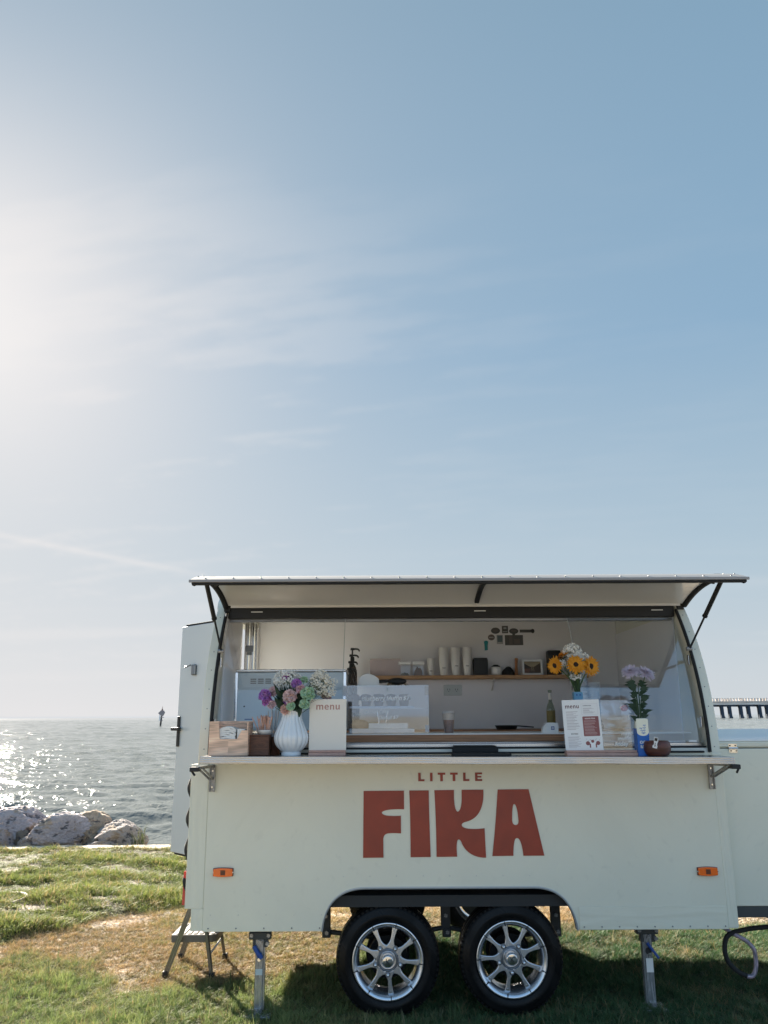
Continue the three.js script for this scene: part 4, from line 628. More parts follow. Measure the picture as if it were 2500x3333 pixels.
function sheet(w, h) { return new THREE.PlaneGeometry(w, h); }
(function menus() {
  const m1 = thing('menu_stand', 'cream menu sign headed menu on a wooden foot beside the fluted vase', 'menu sign', [-0.327, CY(-0.327), 0.15]);
  mesh('foot', [box(-0.104, 0.104, 0, 0.0165, -0.03, 0.045, 0.002), box(-0.104, 0.104, 0.017, 0.03, -0.018, 0.03, 0.002)], M.baseWood, m1);
  const card = sub('card', m1, [0, 0.024, 0.006]); card.rotation.x = -0.05;
  mesh('board', box(-0.106, 0.106, 0, 0.287, -0.003, 0.003, 0.001), M.acrylic, card);
  mesh('print', sheet(0.211, 0.286).translate(0, 0.1435, 0.0036), mat([1, 1, 1], 0.6, 0, { clearcoat: 0.6, clearcoatRoughness: 0.1, map: printed(0.211, 0.286, (c, W, H) => { c.fillStyle = '#b07c6c'; c.font = `bold ${H * 0.17}px sans-serif`; c.textAlign = 'center'; c.save(); c.translate(W / 2, H * 0.205); c.scale(1.06, 1); c.fillText('menu', 0, 0); c.restore(); }, '#e8ddcd') }), card);
  const m2 = thing('menu_stand', 'white printed menu sign with a maroon block on a wooden foot right of the opening', 'menu sign', [1.128, CY(1.128), 0.15]);
  mesh('foot', [box(-0.108, 0.108, 0, 0.0165, -0.03, 0.045, 0.002), box(-0.108, 0.108, 0.017, 0.03, -0.018, 0.03, 0.002)], M.baseWood, m2);
  const c2 = sub('card', m2, [0, 0.024, 0.006]); c2.rotation.set(-0.05, 0, 0.022);
  mesh('board', box(-0.108, 0.108, 0, 0.285, -0.003, 0.003, 0.001), M.acrylic, c2);
  mesh('print', sheet(0.214, 0.284).translate(0, 0.1425, 0.0036), mat([1, 1, 1], 0.6, 0, { clearcoat: 0.6, clearcoatRoughness: 0.1, map: printed(0.214, 0.284, (c, W, H) => {
    const X = (v) => v * W, Y = (v) => v * H; c.fillStyle = '#5a2420'; c.font = `bold ${H * 0.105}px sans-serif`; c.fillText('menu', X(0.07), Y(0.165));
    c.fillStyle = 'rgba(90,60,60,.55)'; const r = rng(3); const lines = (x, y, w, n, gap) => { for (let i = 0; i < n; i++) c.fillRect(X(x), Y(y + i * gap), X(w * (0.5 + 0.5 * r())), H * (i % 3 === 0 ? 0.007 : 0.0038)); };
    lines(0.09, 0.23, 0.36, 19, 0.019); lines(0.09, 0.72, 0.36, 12, 0.0185);
    c.font = `bold ${H * 0.04}px sans-serif`; c.fillStyle = '#3c2a2a'; c.fillText('EXTRAS', X(0.18), Y(0.68)); c.font = `bold ${H * 0.026}px sans-serif`; c.fillText('SUMMER BITS', X(0.55), Y(0.13));
    c.strokeStyle = '#b9aaa8'; c.lineWidth = 2; c.strokeRect(X(0.51), Y(0.085), X(0.43), Y(0.21)); c.fillStyle = 'rgba(90,60,60,.5)'; lines(0.55, 0.165, 0.34, 7, 0.016);
    c.fillStyle = '#84403a'; c.beginPath(); c.roundRect(X(0.515), Y(0.33), X(0.43), Y(0.385), 12); c.fill(); c.fillStyle = '#f0e4dc'; c.font = `bold ${H * 0.036}px sans-serif`; c.fillText('HOUSE FIKA', X(0.575), Y(0.385)); c.fillStyle = 'rgba(240,225,215,.75)'; lines(0.55, 0.415, 0.36, 15, 0.0195);
    c.fillStyle = '#84403a'; for (const [x, y, s] of [[0.6, 0.85, 0.055], [0.73, 0.815, 0.04], [0.87, 0.85, 0.055]]) { c.beginPath(); c.ellipse(X(x), Y(y), X(s), X(s) * 0.95, 0, 0, 7); c.fill(); } c.fillStyle = '#efe9e4'; c.fillRect(X(0.66), Y(0.85), X(0.15), Y(0.08)); c.fillStyle = '#84403a'; c.fillRect(X(0.64), Y(0.86), X(0.035), Y(0.075)); c.fillRect(X(0.8), Y(0.86), X(0.035), Y(0.075)); for (let i = 0; i < 14; i++) c.fillRect(X(0.55 + 0.37 * r()), Y(0.765 + 0.03 * r()), 5, 7);
  }, '#e6e2dd') }), c2);
  const m3 = thing('chalk_sign', 'clear acrylic sign with white handwriting on a wooden foot beside the blue carton', 'sign', [1.337, CY(1.337), 0.13]);
  mesh('foot', [box(-0.096, 0.096, 0, 0.0165, -0.03, 0.045, 0.002), box(-0.096, 0.096, 0.017, 0.03, -0.018, 0.03, 0.002)], M.baseWood, m3);
  mesh('board', box(-0.098, 0.098, 0.024, 0.306, -0.002, 0.002), M.acrylic, m3);
  mesh('writing', sheet(0.19, 0.276).translate(0, 0.165, 0.0032), mat([1, 1, 1], 0.8, 0, { transparent: true, map: canvasTex(380, 552, (c, W, H) => { c.clearRect(0, 0, W, H); c.strokeStyle = 'rgba(245,245,240,.95)'; c.lineWidth = 3.6; c.lineJoin = 'round'; const hand = (s, x, y, size, rot = -0.03) => { c.save(); c.translate(x, y); c.rotate(rot); c.transform(1, 0, -0.14, 1, 0, 0); c.font = `${size}px sans-serif`; c.strokeText(s, 0, 0); c.restore(); }; hand('+', 205, 100, 64); hand('$12', 292, 210, 66); c.strokeStyle = 'rgba(240,240,235,.6)'; hand('croissant', 60, 215, 44); hand('ham', 60, 290, 44); c.strokeStyle = 'rgba(245,245,240,.9)'; hand('mayo', 210, 385, 52); hand('muffin', 165, 440, 52); hand('Friday', 130, 500, 54); c.fillStyle = 'rgba(200,60,64,.32)'; c.beginPath(); c.ellipse(268, 85, 44, 34, -0.2, 0, 7); c.fill(); }) }), m3);
})();
(function cartonFlowers() {
  const X = 1.456, t = thing('oat_milk_carton', 'blue drink carton with a cream shield holding the lilac chrysanthemums', 'carton', [X, CY(X), 0.15]);
  const art = canvasTex(256, 800, (c, W, H) => { c.fillStyle = '#0f5fae'; c.fillRect(0, 0, W, H); c.fillStyle = '#e8e4cf'; c.beginPath(); c.moveTo(0, 0); c.lineTo(W, 0); c.lineTo(W, H * 0.36); c.bezierCurveTo(W * 0.95, H * 0.5, W * 0.05, H * 0.5, 0, H * 0.36); c.fill(); c.strokeStyle = '#1c5fae'; c.fillStyle = '#1c5fae'; c.lineWidth = 5; for (const [x0, y0, x1, y1, n] of [[138, 340, 82, 190, 3], [150, 340, 172, 120, 4]]) { c.beginPath(); c.moveTo(x0, y0); c.quadraticCurveTo((x0 + x1) / 2 + 6, (y0 + y1) / 2, x1, y1); c.stroke(); for (let i = 0; i < n; i++) for (const s of [-1, 1]) { const f = (i + 0.5) / n; c.save(); c.translate(lerp(x0, x1, f) + s * 14, lerp(y0, y1, f)); c.rotate(s * 0.7); c.beginPath(); c.ellipse(0, -8, 7, 17, 0, 0, 7); c.fill(); c.restore(); } } c.fillStyle = '#e8e4cf'; c.font = 'bold 92px sans-serif'; c.fillText('OO', 44, 545); c.fillText('MI', 50, 640); });
  const side = mat([0.012, 0.1, 0.36], 0.45), front = mat([1, 1, 1], 0.45, 0, { map: art }), cream = mat([0.75, 0.73, 0.62], 0.5);
  mesh('carton_body', box(-0.034, 0.034, 0, 0.15, -0.034, 0.034, 0.002), side, t); mesh('carton_top', [rod([0, 0.15, 0], [0, 0.205, 0], 0.046, 0.034, 4).rotateY(Math.PI / 4)], cream, t); mesh('print', sheet(0.067, 0.2).translate(0, 0.102, 0.0345), front, t);
  const f = thing('chrysanthemum_bunch', 'two lilac chrysanthemums on leafy stems in the blue carton', 'flowers', [X, CY(X) + 0.2, 0.14]);
  const lil = petalMat(0.66, 0.58, 0.68), F = [X, CY(X) + 0.2, 0.14], at = (px, py, z) => [(px - 1250) * 0.00178 - F[0], 1.588 - (py - 2335) * 0.00175 - F[1], z];
  for (const [px, py, R, dx, s] of [[2046, 2188, 0.054, -0.3, 2], [2097, 2193, 0.056, 0.4, 5]]) { const p = at(px, py, 0.02), d = V(dx, 0.82, 0.5).normalize(); mesh('flower_head', daisyHead(R, [[30, 1.75, 1], [30, 1.4, 1.0], [26, 1.05, 0.88], [22, 0.7, 0.7], [16, 0.38, 0.5], [8, 0.12, 0.38]], s, d, 0.2, 0.22).translate(...p), lil, f, 'lilac chrysanthemum head'); mesh('stem', tube([[(px - 2070) * 0.0002, -0.05, 0], [p[0] * 0.45, p[1] * 0.5, 0.0], [p[0] - d.x * 0.01, p[1] - d.y * 0.012, 0.012]], 0.0028, 16, 6), M.stem, f); }
  const r = rng(12), stems = []; for (let i = 0; i < 7; i++) { const a = (r() - 0.5) * 0.05; stems.push(tube([[a * 0.5, -0.05, 0.01 * r()], [a, 0.08, 0.01 + 0.02 * r()], [a * 1.8, 0.14 + 0.07 * r(), 0.01]], 0.0024, 10, 5)); } mesh('side_stems', stems, M.leaf, f);
  for (let i = 0; i < 40; i++) { const y = -0.01 + 0.225 * ((i + r()) / 40), s = i % 2 ? 1 : -1, w = 0.02 + 0.045 * r(), b = [s * 0.008 + (r() - 0.5) * 0.02, y, 0.01 + 0.02 * r()]; mesh('leaf', leafGeo(b, [b[0] + s * w, y + (r() - 0.3) * 0.035, b[2] + 0.03 * r()], 0.018 + 0.012 * r(), -0.01), M.leafDark, f); }
})();
(function tipBowl() {
  const b = thing('wooden_bowl', 'dark brown wooden bowl at the right end of the counter in front of the carton', 'bowl', [1.528, CY(1.528), 0.185]); mesh('bowl_body', lathe([[0, 0], [0.05, 0], [0.062, 0.006], [0.074, 0.03], [0.0755, 0.052], [0.07, 0.074], [0.062, 0.083], [0.058, 0.081], [0.066, 0.055], [0.05, 0.014], [0, 0.01]], 60), M.bowl, b);
  const g = thing('paper_tag', 'small white printed paper tag leaning on the dark wooden bowl', 'tag', [1.492, CY(1.49) + 0.045, 0.256]); g.rotation.set(0.15, -0.25, -0.22);
  const s = new THREE.Shape(); s.moveTo(-0.011, 0); s.lineTo(0.012, 0); s.lineTo(0.013, 0.012); s.quadraticCurveTo(0.006, 0.025, 0.012, 0.04); s.lineTo(0.008, 0.06); s.lineTo(-0.014, 0.06); s.lineTo(-0.011, 0.035); s.quadraticCurveTo(-0.004, 0.02, -0.014, 0.01); s.closePath(); mesh('tag_card', extrude(s, 0.001), M.white, g); mesh('print', [box(-0.009, 0.006, 0.04, 0.056, 0.0012, 0.002), box(-0.003, 0.0, 0.008, 0.03, 0.0012, 0.002), bar([-0.004, 0.022, 0.0016], [0.006, 0.01, 0.0016], 0.001, 0.002)], M.black, g);
  const m = new THREE.Shape(); m.moveTo(-0.125, -0.13); m.lineTo(0.175, -0.13); m.lineTo(0.13, 0.05); m.lineTo(-0.165, 0.05); m.closePath();
  const mm = one('bar_mat', 'black rubber bar mat lying on the counter in the middle of the opening', 'mat', [extrude(poly([[-0.15, -0.12], [0.165, -0.12], [0.165, 0.02], [-0.15, 0.02]]), 0.008, 0.003).rotateX(-Math.PI / 2).translate(0, 0.004, 0.0), box(-0.145, 0.12, 0.012, 0.045, -0.075, -0.05, 0.006), box(-0.13, 0.11, 0.0445, 0.05, -0.19, -0.05, 0.003)], M.rubber, [0.53, CY(0.53), 0.135]);
})();
// ---------------------------------------------------------------- inside the trailer
const WT = 1.497, RC = 1.502;
(function pastryCase() {
  const x0 = -0.262, x1 = 0.272, y = WT, h = 0.292, z0 = -0.62, z1 = -0.262, t = thing('pastry_case', 'clear acrylic pastry case with handwritten prices on the worktop', 'pastry case', [0.005, WT, -0.44]);
  const q = (a, b, c, d, e, f2) => box(a - 0.005, b - 0.005, c, d, e + 0.44, f2 + 0.44);
  for (const g of [q(x0, x1, 0, h, z1 - 0.003, z1), q(x0, x0 + 0.003, 0.001, h - 0.001, z0, z1 - 0.0035), q(x1 - 0.003, x1, 0.001, h - 0.001, z0, z1 - 0.0035), q(x0 + 0.004, x1 - 0.004, h - 0.004, h - 0.001, z0, z1 - 0.0035), q(x0 + 0.004, x1 - 0.004, 0.15, 0.153, z0 + 0.02, z1 - 0.02)]) mesh('panel', g, M.acrylic, t);
  mesh('tray', [q(x0 + 0.04, x1 - 0.09, 0.004, 0.03, z0 + 0.05, z1 - 0.03)], mat([0.62, 0.64, 0.66], 0.35), t); mesh('tray', q(x0 + 0.04, x1 - 0.09, 0.155, 0.166, z0 + 0.05, z1 - 0.03), mat([0.45, 0.48, 0.55], 0.3), t); mesh('price_card', q(x0 + 0.16, x1 - 0.13, 0.031, 0.062, -0.3, -0.298).applyMatrix4(new THREE.Matrix4()), M.white, t);
  for (const x of [x0 + 0.012, x1 - 0.012]) { mesh('hinge', [q(x - 0.012, x + 0.012, h - 0.06, h - 0.006, z1 + 0.0005, z1 + 0.006)], mat([0.8, 0.82, 0.85], 0.2, 0, { transmission: 0.6, thickness: 0 }), t); mesh('hinge', q(x - 0.012, x + 0.012, 0.006, 0.05, z1 + 0.0005, z1 + 0.006), mat([0.8, 0.82, 0.85], 0.2, 0, { transmission: 0.6, thickness: 0 }), t); }
  mesh('writing', sheet(0.5, 0.27).translate(0, 0.146, 0.1785 + 0.001), mat([1, 1, 1], 0.8, 0, { transparent: true, map: canvasTex(1000, 540, (c, W, H) => { c.clearRect(0, 0, W, H); c.strokeStyle = 'rgba(240,243,245,.95)'; c.lineWidth = 5; c.lineJoin = 'round'; const hand = (s, x, y2, size, rot = -0.015) => { c.save(); c.translate(x, y2); c.rotate(rot); c.transform(1, 0, -0.2, 1, 0, 0); c.font = `${size}px sans-serif`; c.strokeText(s, 0, 0); c.restore(); }; hand('Blueberry Muffin $7', 195, 165, 66); hand('Carrot Cake', 230, 320, 58); hand('Donut $7', 410, 390, 58); c.strokeStyle = 'rgba(235,238,240,.55)'; hand('Choc', 70, 350, 52); }) }), t);
  let first = null; const r = rng(6), mg = (() => { const g = lathe([[0, 0], [0.026, 0], [0.033, 0.036], [0.042, 0.042], [0.041, 0.055], [0.028, 0.07], [0, 0.076]], 28), p = g.attributes.position; for (let i = 0; i < p.count; i++) { const x = p.getX(i), yy = p.getY(i), z = p.getZ(i), k = yy < 0.036 ? 1 + 0.03 * Math.sin(Math.atan2(z, x) * 14) : 1 + 0.16 * n3(x * 60, yy * 60, z * 60); p.setXYZ(i, x * k, yy * (yy > 0.04 ? 1 + 0.1 * n3(x * 80, 3, z * 80) : 1), z * k); } g.computeVertexNormals(); return g; })();
  const mm = mat([0.16, 0.115, 0.1], 0.8);
  for (let i = 0; i < 7; i++) { const o = first ? first.clone() : one('muffin', 'dark blueberry muffin on the upper shelf of the pastry case', 'muffin', mg, mm, [0, 0, 0], 'blueberry muffins in the pastry case'); if (first) { o.name = numbered('muffin'); o.userData = { ...first.userData }; scene.add(o); } first = first || o; o.position.set(-0.2 + (i % 5) * 0.08, WT + 0.167, i < 5 ? -0.36 : -0.45); o.rotation.y = i * 1.7; }
  const loaf = new THREE.SphereGeometry(1, 24, 16).scale(0.06, 0.032, 0.045); { const p = loaf.attributes.position; for (let i = 0; i < p.count; i++) { const k = 1 + 0.12 * n3(p.getX(i) * 40, p.getY(i) * 40, p.getZ(i) * 40); p.setXYZ(i, p.getX(i) * k, Math.max(-0.02, p.getY(i) * k), p.getZ(i) * k); } loaf.computeVertexNormals(); }
  one('bread_loaf', 'small brown loaf at the left of the lower shelf in the pastry case', 'bread', loaf, mat([0.36, 0.22, 0.12], 0.8), [-0.16, WT + 0.052, -0.36]);
  one('cake_slice', 'frosted carrot cake slice beside the loaf in the pastry case', 'cake', [box(-0.035, 0.035, 0, 0.03, -0.03, 0.03, 0.006), box(-0.036, 0.036, 0.0305, 0.04, -0.031, 0.031, 0.004)], mat([0.5, 0.4, 0.28], 0.7), [-0.07, WT + 0.031, -0.37]);
  const tg = thing('tongs', 'steel serving tongs standing in the middle of the pastry case', 'tongs', [-0.015, WT + 0.035, -0.33]); mesh('arm', rod([-0.02, 0.0, 0], [-0.035, 0.1, 0], 0.004, 0.004), M.chrome, tg); mesh('arm', rod([0.015, 0, 0], [0.03, 0.1, 0], 0.004, 0.004), M.chrome, tg); mesh('spring', box(-0.05, 0.05, -0.004, 0.012, -0.008, 0.008, 0.005), M.white, tg);
})();
(function onCase() {
  const y = WT + 0.293; const c = thing('takeout_box', 'white folded takeaway box on top of the pastry case', 'box', [-0.105, y, -0.48]);
  const s = new THREE.Shape(); s.moveTo(-0.066, 0); s.lineTo(0.066, 0); s.lineTo(0.063, 0.045); s.quadraticCurveTo(0.03, 0.075, -0.01, 0.078); s.quadraticCurveTo(-0.045, 0.072, -0.063, 0.045); s.closePath(); mesh('box_body', extrude(s, 0.11, 0.003).translate(0, 0, -0.06), M.white, c);
  const s2 = new THREE.Shape(); s2.moveTo(-0.06, 0.003); s2.lineTo(0.06, 0.003); s2.lineTo(0.057, 0.042); s2.quadraticCurveTo(0.0, 0.034, -0.03, 0.044); s2.lineTo(-0.058, 0.044); s2.closePath(); mesh('front_flap', extrude(s2, 0.003, 0.001).translate(0, 0, 0.057), M.white, c);
  const b = thing('bench_brush', 'black oval brush with straw bristles beside the takeaway box', 'brush', [0.08, y, -0.48]);
  mesh('brush_back', new THREE.SphereGeometry(1, 28, 16).scale(0.062, 0.023, 0.03).translate(0.0, 0.032, 0), M.black, b); mesh('handle', rod([-0.055, 0.035, 0], [-0.13, 0.03, 0], 0.008, 0.011), M.black, b);
  const r = rng(2), br = []; for (let i = 0; i < 70; i++) { const x = -0.06 + r() * 0.12, z = (r() - 0.5) * 0.04; br.push(rod([x, 0.022, z], [x + (x > 0.03 ? 0.05 : -0.02) * r(), 0.002, z + (r() - 0.5) * 0.02], 0.0011, 0.0008, 4)); } mesh('bristles', br, mat([0.3, 0.2, 0.1], 0.9), b).userData.kind = 'stuff';
})();
(function coffeeMachine() {
  const t = thing('coffee_machine', 'pale blue grey coffee machine back panel with louvre slots behind the left pane', 'coffee machine', [-0.62, WT, -0.5]);
  const body = mat([0.52, 0.63, 0.7], 0.35, 0, { clearcoat: 0.4, clearcoatRoughness: 0.1 });
  mesh('housing', box(-0.335, 0.365, 0.02, 0.385, -0.3, 0.1, 0.01), body, t); mesh('top_tray', [box(-0.345, 0.37, 0.386, 0.402, -0.31, 0.108, 0.004)], M.steel, t);
  for (const [x, w] of [[-0.345, 0.02], [0.352, 0.02]]) mesh('side_trim', box(x, x + w, 0.01, 0.384, 0.101, 0.113, 0.003), M.chrome, t);
  for (const x of [-0.3, 0.33]) for (const z of [-0.26, 0.07]) mesh('foot', rod([x, 0, z], [x, 0.0195, z], 0.018), M.black, t);
  for (let i = 0; i < 6; i++) for (let j = 0; j < 3; j++) mesh('louvre_slot', box(-0.245 + i * 0.048, -0.245 + i * 0.048 + 0.036, 0.338 - j * 0.0125, 0.3425 - j * 0.0125, 0.0985, 0.1035), M.black, t);
  for (let i = 0; i < 3; i++) for (let j = 0; j < 2; j++) mesh('louvre_slot', box(-0.1 + i * 0.048, -0.1 + i * 0.048 + 0.036, 0.282 - j * 0.0125, 0.2865 - j * 0.0125, 0.0985, 0.1035), M.black, t);
  mesh('rating_label', sheet(0.06, 0.036).translate(-0.15, 0.09, 0.1016), mat([0.6, 0.6, 0.66], 0.6), t); mesh('rating_label', [sheet(0.05, 0.012).translate(-0.14, 0.1, 0.1022), sheet(0.024, 0.01).translate(-0.15, 0.082, 0.1022)], mat([0.12, 0.1, 0.3], 0.6), t); mesh('rating_label', sheet(0.05, 0.006).translate(-0.25, 0.09, 0.102), M.blue, t); mesh('screw', rod([-0.28, 0.17, 0.1], [-0.28, 0.17, 0.104], 0.005), M.black, t);
  mesh('green_dot', rod([-0.27, 0.028, 0.1], [-0.27, 0.028, 0.102], 0.014, 0.014, 20), mat([0.02, 0.15, 0.1], 0.5), t);
  const c = thing('door_curtain', 'folded clear plastic door strip with a clasp hanging at the left doorway', 'curtain', [-1.0, 1.89, -0.92]);
  const folds = []; for (let i = 0; i < 5; i++) folds.push(box(-0.001 + i * 0.018, 0.014 + i * 0.018, 0.0, 0.39 - 0.014 * Math.abs(i - 2), -0.012 + (i % 2) * 0.018, 0.0 + (i % 2) * 0.018, 0.004)); folds.forEach((g, i) => mesh('fold', g, i === 2 ? mat([0.9, 0.85, 0.8], 0.12, 0.9) : i % 2 ? M.chrome : M.steel, c)); mesh('clasp', [box(0.012, 0.066, 0.16, 0.205, 0.012, 0.03, 0.004), box(0.02, 0.056, 0.138, 0.158, 0.014, 0.026, 0.003)], M.aluDark, c);
})();
(function shelfThings() {
  const sh = part('wall_shelf', box(-0.11, 1.6, 1.886, 1.912, -1.745, -1.56, 0.003), M.shelfWood, 'long wooden wall shelf'), Y = 1.9125, Z = -1.63;
  for (const x of [0.02, 0.86, 1.5]) part('shelf_bracket', [box(x - 0.012, x + 0.012, 1.79, 1.8855, -1.749, -1.742), bar([x, 1.8, -1.74], [x, 1.88, -1.6], 0.012, 0.01)], M.white);
  const outlet = partGroup('outlet_plate', [0.545, 1.803, -1.748]); mesh('plate', box(-0.073, 0.073, -0.042, 0.042, -0.003, 0.006, 0.003), mat([0.42, 0.45, 0.44], 0.4, 0.2), outlet); for (const x of [-0.032, 0.032]) mesh('socket', [box(x - 0.012, x - 0.008, -0.002, 0.012, 0.005, 0.0068), box(x + 0.006, x + 0.01, -0.002, 0.012, 0.005, 0.0068), box(x - 0.003, x + 0.002, -0.014, -0.007, 0.005, 0.0068)], M.black, outlet);
  const bin = thing('storage_bin', 'low translucent pinkish bin with brown contents at the left end of the shelf', 'bin', [0.005, Y, -1.64]); mesh('bin_wall', box(-0.122, 0.122, 0, 0.13, -0.05, 0.05), mat([0.86, 0.76, 0.72], 0.25, 0, { transmission: 0.72, thickness: 0 }), bin); mesh('rim', box(-0.125, 0.125, 0.1305, 0.135, -0.053, 0.053, 0.002), mat([0.7, 0.66, 0.62], 0.4), bin);
  { const g = new THREE.BoxGeometry(0.236, 0.05, 0.09, 24, 1, 8).translate(0, 0.028, 0), p = g.attributes.position; for (let k = 0; k < p.count; k++) if (p.getY(k) > 0.03) p.setY(k, 0.034 + 0.03 * n3(p.getX(k) * 18, 2, p.getZ(k) * 30) + 0.06 * (p.getX(k) + 0.02)); g.computeVertexNormals(); mesh('contents', g, mat([0.32, 0.18, 0.11], 0.9), bin); }
  const clearP = mat([0.95, 0.97, 0.98], 0.05, 0, { transmission: 1, thickness: 0, ior: 1.45 });
  [[0.158, 'square clear jar with white lid and little left in it, beside the cutting board', 0.022], [0.265, 'square clear jar with white lid and a brown heap in it, beside the short cups', 0.062]].forEach(([x, l, f], i) => {
    const j = thing('storage_jar', l, 'jar', [x, Y, Z]); mesh('jar_wall', box(-0.042, 0.042, 0, 0.083, -0.042, 0.042), clearP, j); mesh('lid', box(-0.048, 0.048, 0.0835, 0.108, -0.048, 0.048, 0.004), M.white, j);
    const g = new THREE.SphereGeometry(1, 24, 12, 0, 6.2832, 0, Math.PI / 2).scale(0.036, f, 0.036), p = g.attributes.position; for (let k = 0; k < p.count; k++) p.setY(k, Math.max(0.001, p.getY(k) * (1 + 0.3 * n3(p.getX(k) * 60, i * 3, p.getZ(k) * 60)))); g.computeVertexNormals(); mesh('contents', g.translate(0, 0.001, 0), mat(i ? [0.16, 0.085, 0.04] : [0.15, 0.12, 0.06], 0.9), j);
  });
  const label = mat([1, 1, 1], 0.7, 0, { transparent: true, map: canvasTex(256, 96, (c) => { c.clearRect(0, 0, 256, 96); c.fillStyle = '#17130f'; c.font = 'bold 84px sans-serif'; c.fillText('FIKA', 22, 78); }) });
  [[0.365, 7, 0.028, 'short stack of white paper cups printed FIKA beside the jars'], [0.468, 14, 0.036, 'tall stack of white paper cups printed FIKA, first tall one after the short stack'], [0.563, 14, 0.036, 'middle of the three tall stacks of white paper cups printed FIKA'], [0.657, 14, 0.036, 'tall stack of white paper cups printed FIKA beside the black box']].forEach(([x, n, rr, l], k) => {
    const c = thing('cup_stack', l, 'paper cups', [x, Y, Z]), h0 = k ? 0.115 : 0.086, st = 0.0078, H = h0 + n * st, R1 = rr * 1.02, R0c = rr * 0.76;
    for (let i = 0; i < n; i++) { const y = i * st, g = i ? lathe([[R1 * 0.985, y + h0 - st * 1.1], [R1, y + h0 - 0.003], [R1 * 1.045, y + h0 - 0.001], [R1 * 1.045, y + h0 + 0.0015], [R1 * 0.96, y + h0]], 32) : lathe([[0, 0.003], [R0c * 0.95, 0.003], [R0c, 0], [R1, h0 - 0.003], [R1 * 1.045, h0 - 0.001], [R1 * 1.045, h0 + 0.0015], [R1 * 0.96, h0]], 32); mesh('cup', g, M.paper, c); }
    const lw = 0.036, yy = h0 * 0.5 - (k === 0 ? 0.008 : k === 1 ? 0.0 : -0.016), rad = lerp(R0c, R1, yy / h0) + 0.0009; const g = new THREE.CylinderGeometry(rad + 0.0006, rad - 0.0006, 0.014, 24, 1, true, -lw / 2 / rad, lw / rad); g.translate(0, yy, 0); g.rotateY([0.1, 0.08, 0.25, -0.02][k]); mesh('print', g, label, c);
  });
  const bb = thing('black_box', 'black square canister on the shelf beside the tallest cup stack', 'box', [0.76, Y, Z]); mesh('canister', [box(-0.055, 0.055, 0, 0.125, -0.05, 0.05, 0.004)], M.black, bb); mesh('lid', box(-0.052, 0.052, 0.1255, 0.134, -0.047, 0.047, 0.003), M.black, bb);
  const pot = thing('enamel_pot', 'small cream pot with a dark lid on the shelf', 'pot', [0.883, Y, Z]); mesh('pot_body', lathe([[0, 0], [0.036, 0], [0.043, 0.01], [0.045, 0.04], [0.041, 0.058], [0.036, 0.066], [0, 0.066]], 32), M.paper, pot); mesh('lid', lathe([[0, 0.0665], [0.034, 0.0665], [0.034, 0.073], [0.02, 0.077], [0.018, 0.082], [0, 0.083]], 32), M.black, pot);
  const hat = thing('black_pouch', 'slumped black pouch on the shelf between pot and wooden pestle', 'pouch', [0.98, Y, Z]); { const g = new THREE.SphereGeometry(1, 28, 18).scale(0.05, 0.064, 0.045), p = g.attributes.position; for (let i = 0; i < p.count; i++) { const k = 1 + 0.14 * n3(p.getX(i) * 25, p.getY(i) * 25, p.getZ(i) * 25); p.setXYZ(i, p.getX(i) * k, Math.max(0, p.getY(i) * k), p.getZ(i) * k); } g.computeVertexNormals(); mesh('pouch_body', g, M.rubber, hat); }
  const st2 = thing('wooden_pestle', 'upright wooden pestle on the shelf left of the picture frame', 'pestle', [1.042, Y, Z]); mesh('pestle_body', lathe([[0, 0], [0.014, 0], [0.016, 0.01], [0.011, 0.06], [0.012, 0.11], [0.015, 0.126], [0.01, 0.134], [0, 0.135]], 24), mat([1, 1, 1], 0.5, 0, { map: wood(150, 96, 52, 41) }), st2); st2.rotation.z = -0.05;
  const fr = thing('picture_frame', 'white framed landscape photo standing on the shelf beside the sunflowers', 'picture frame', [1.173, Y, Z]); fr.rotation.x = -0.08;
  mesh('frame', extrude(poly([[-0.08, 0], [0.08, 0], [0.08, 0.12], [-0.08, 0.12]], [[[-0.067, 0.013], [-0.067, 0.107], [0.067, 0.107], [0.067, 0.013]]]), 0.012, 0.001), M.white, fr);
  mesh('photo', sheet(0.136, 0.096).translate(0, 0.06, 0.004), mat([1, 1, 1], 0.4, 0, { map: canvasTex(272, 192, (c) => { const g = c.createLinearGradient(0, 0, 0, 192); g.addColorStop(0, '#8d8066'); g.addColorStop(0.35, '#a89878'); g.addColorStop(1, '#3c2c20'); c.fillStyle = g; c.fillRect(0, 0, 272, 192); c.fillStyle = '#3a2d1f'; c.beginPath(); c.moveTo(0, 30); c.lineTo(120, 95); c.lineTo(90, 192); c.lineTo(0, 192); c.fill(); c.fillStyle = '#4a3a26'; c.beginPath(); c.moveTo(272, 20); c.lineTo(150, 95); c.lineTo(190, 192); c.lineTo(272, 192); c.fill(); c.fillStyle = '#6b4a3a'; c.beginPath(); c.moveTo(0, 120); c.lineTo(110, 110); c.lineTo(80, 192); c.lineTo(0, 192); c.fill(); c.fillStyle = '#1d1712'; c.fillRect(132, 85, 8, 34); }) }), fr); mesh('back_board', box(-0.078, 0.078, 0.002, 0.118, -0.006, 0.001), M.black, fr);
  const sp = thing('dark_speaker', 'dark upright speaker box on the shelf behind the sunflowers', 'speaker', [1.345, Y, Z]); mesh('cabinet', box(-0.05, 0.05, 0, 0.19, -0.05, 0.05, 0.006), M.black, sp); mesh('grille', box(-0.042, 0.042, 0.01, 0.18, 0.0505, 0.055, 0.004), M.rubber, sp);
  // syrup bottles with pumps, one behind the other on a stepped rack
  const amber = mat([0.06, 0.05, 0.045], 0.15, 0, { clearcoat: 1, clearcoatRoughness: 0.03 });
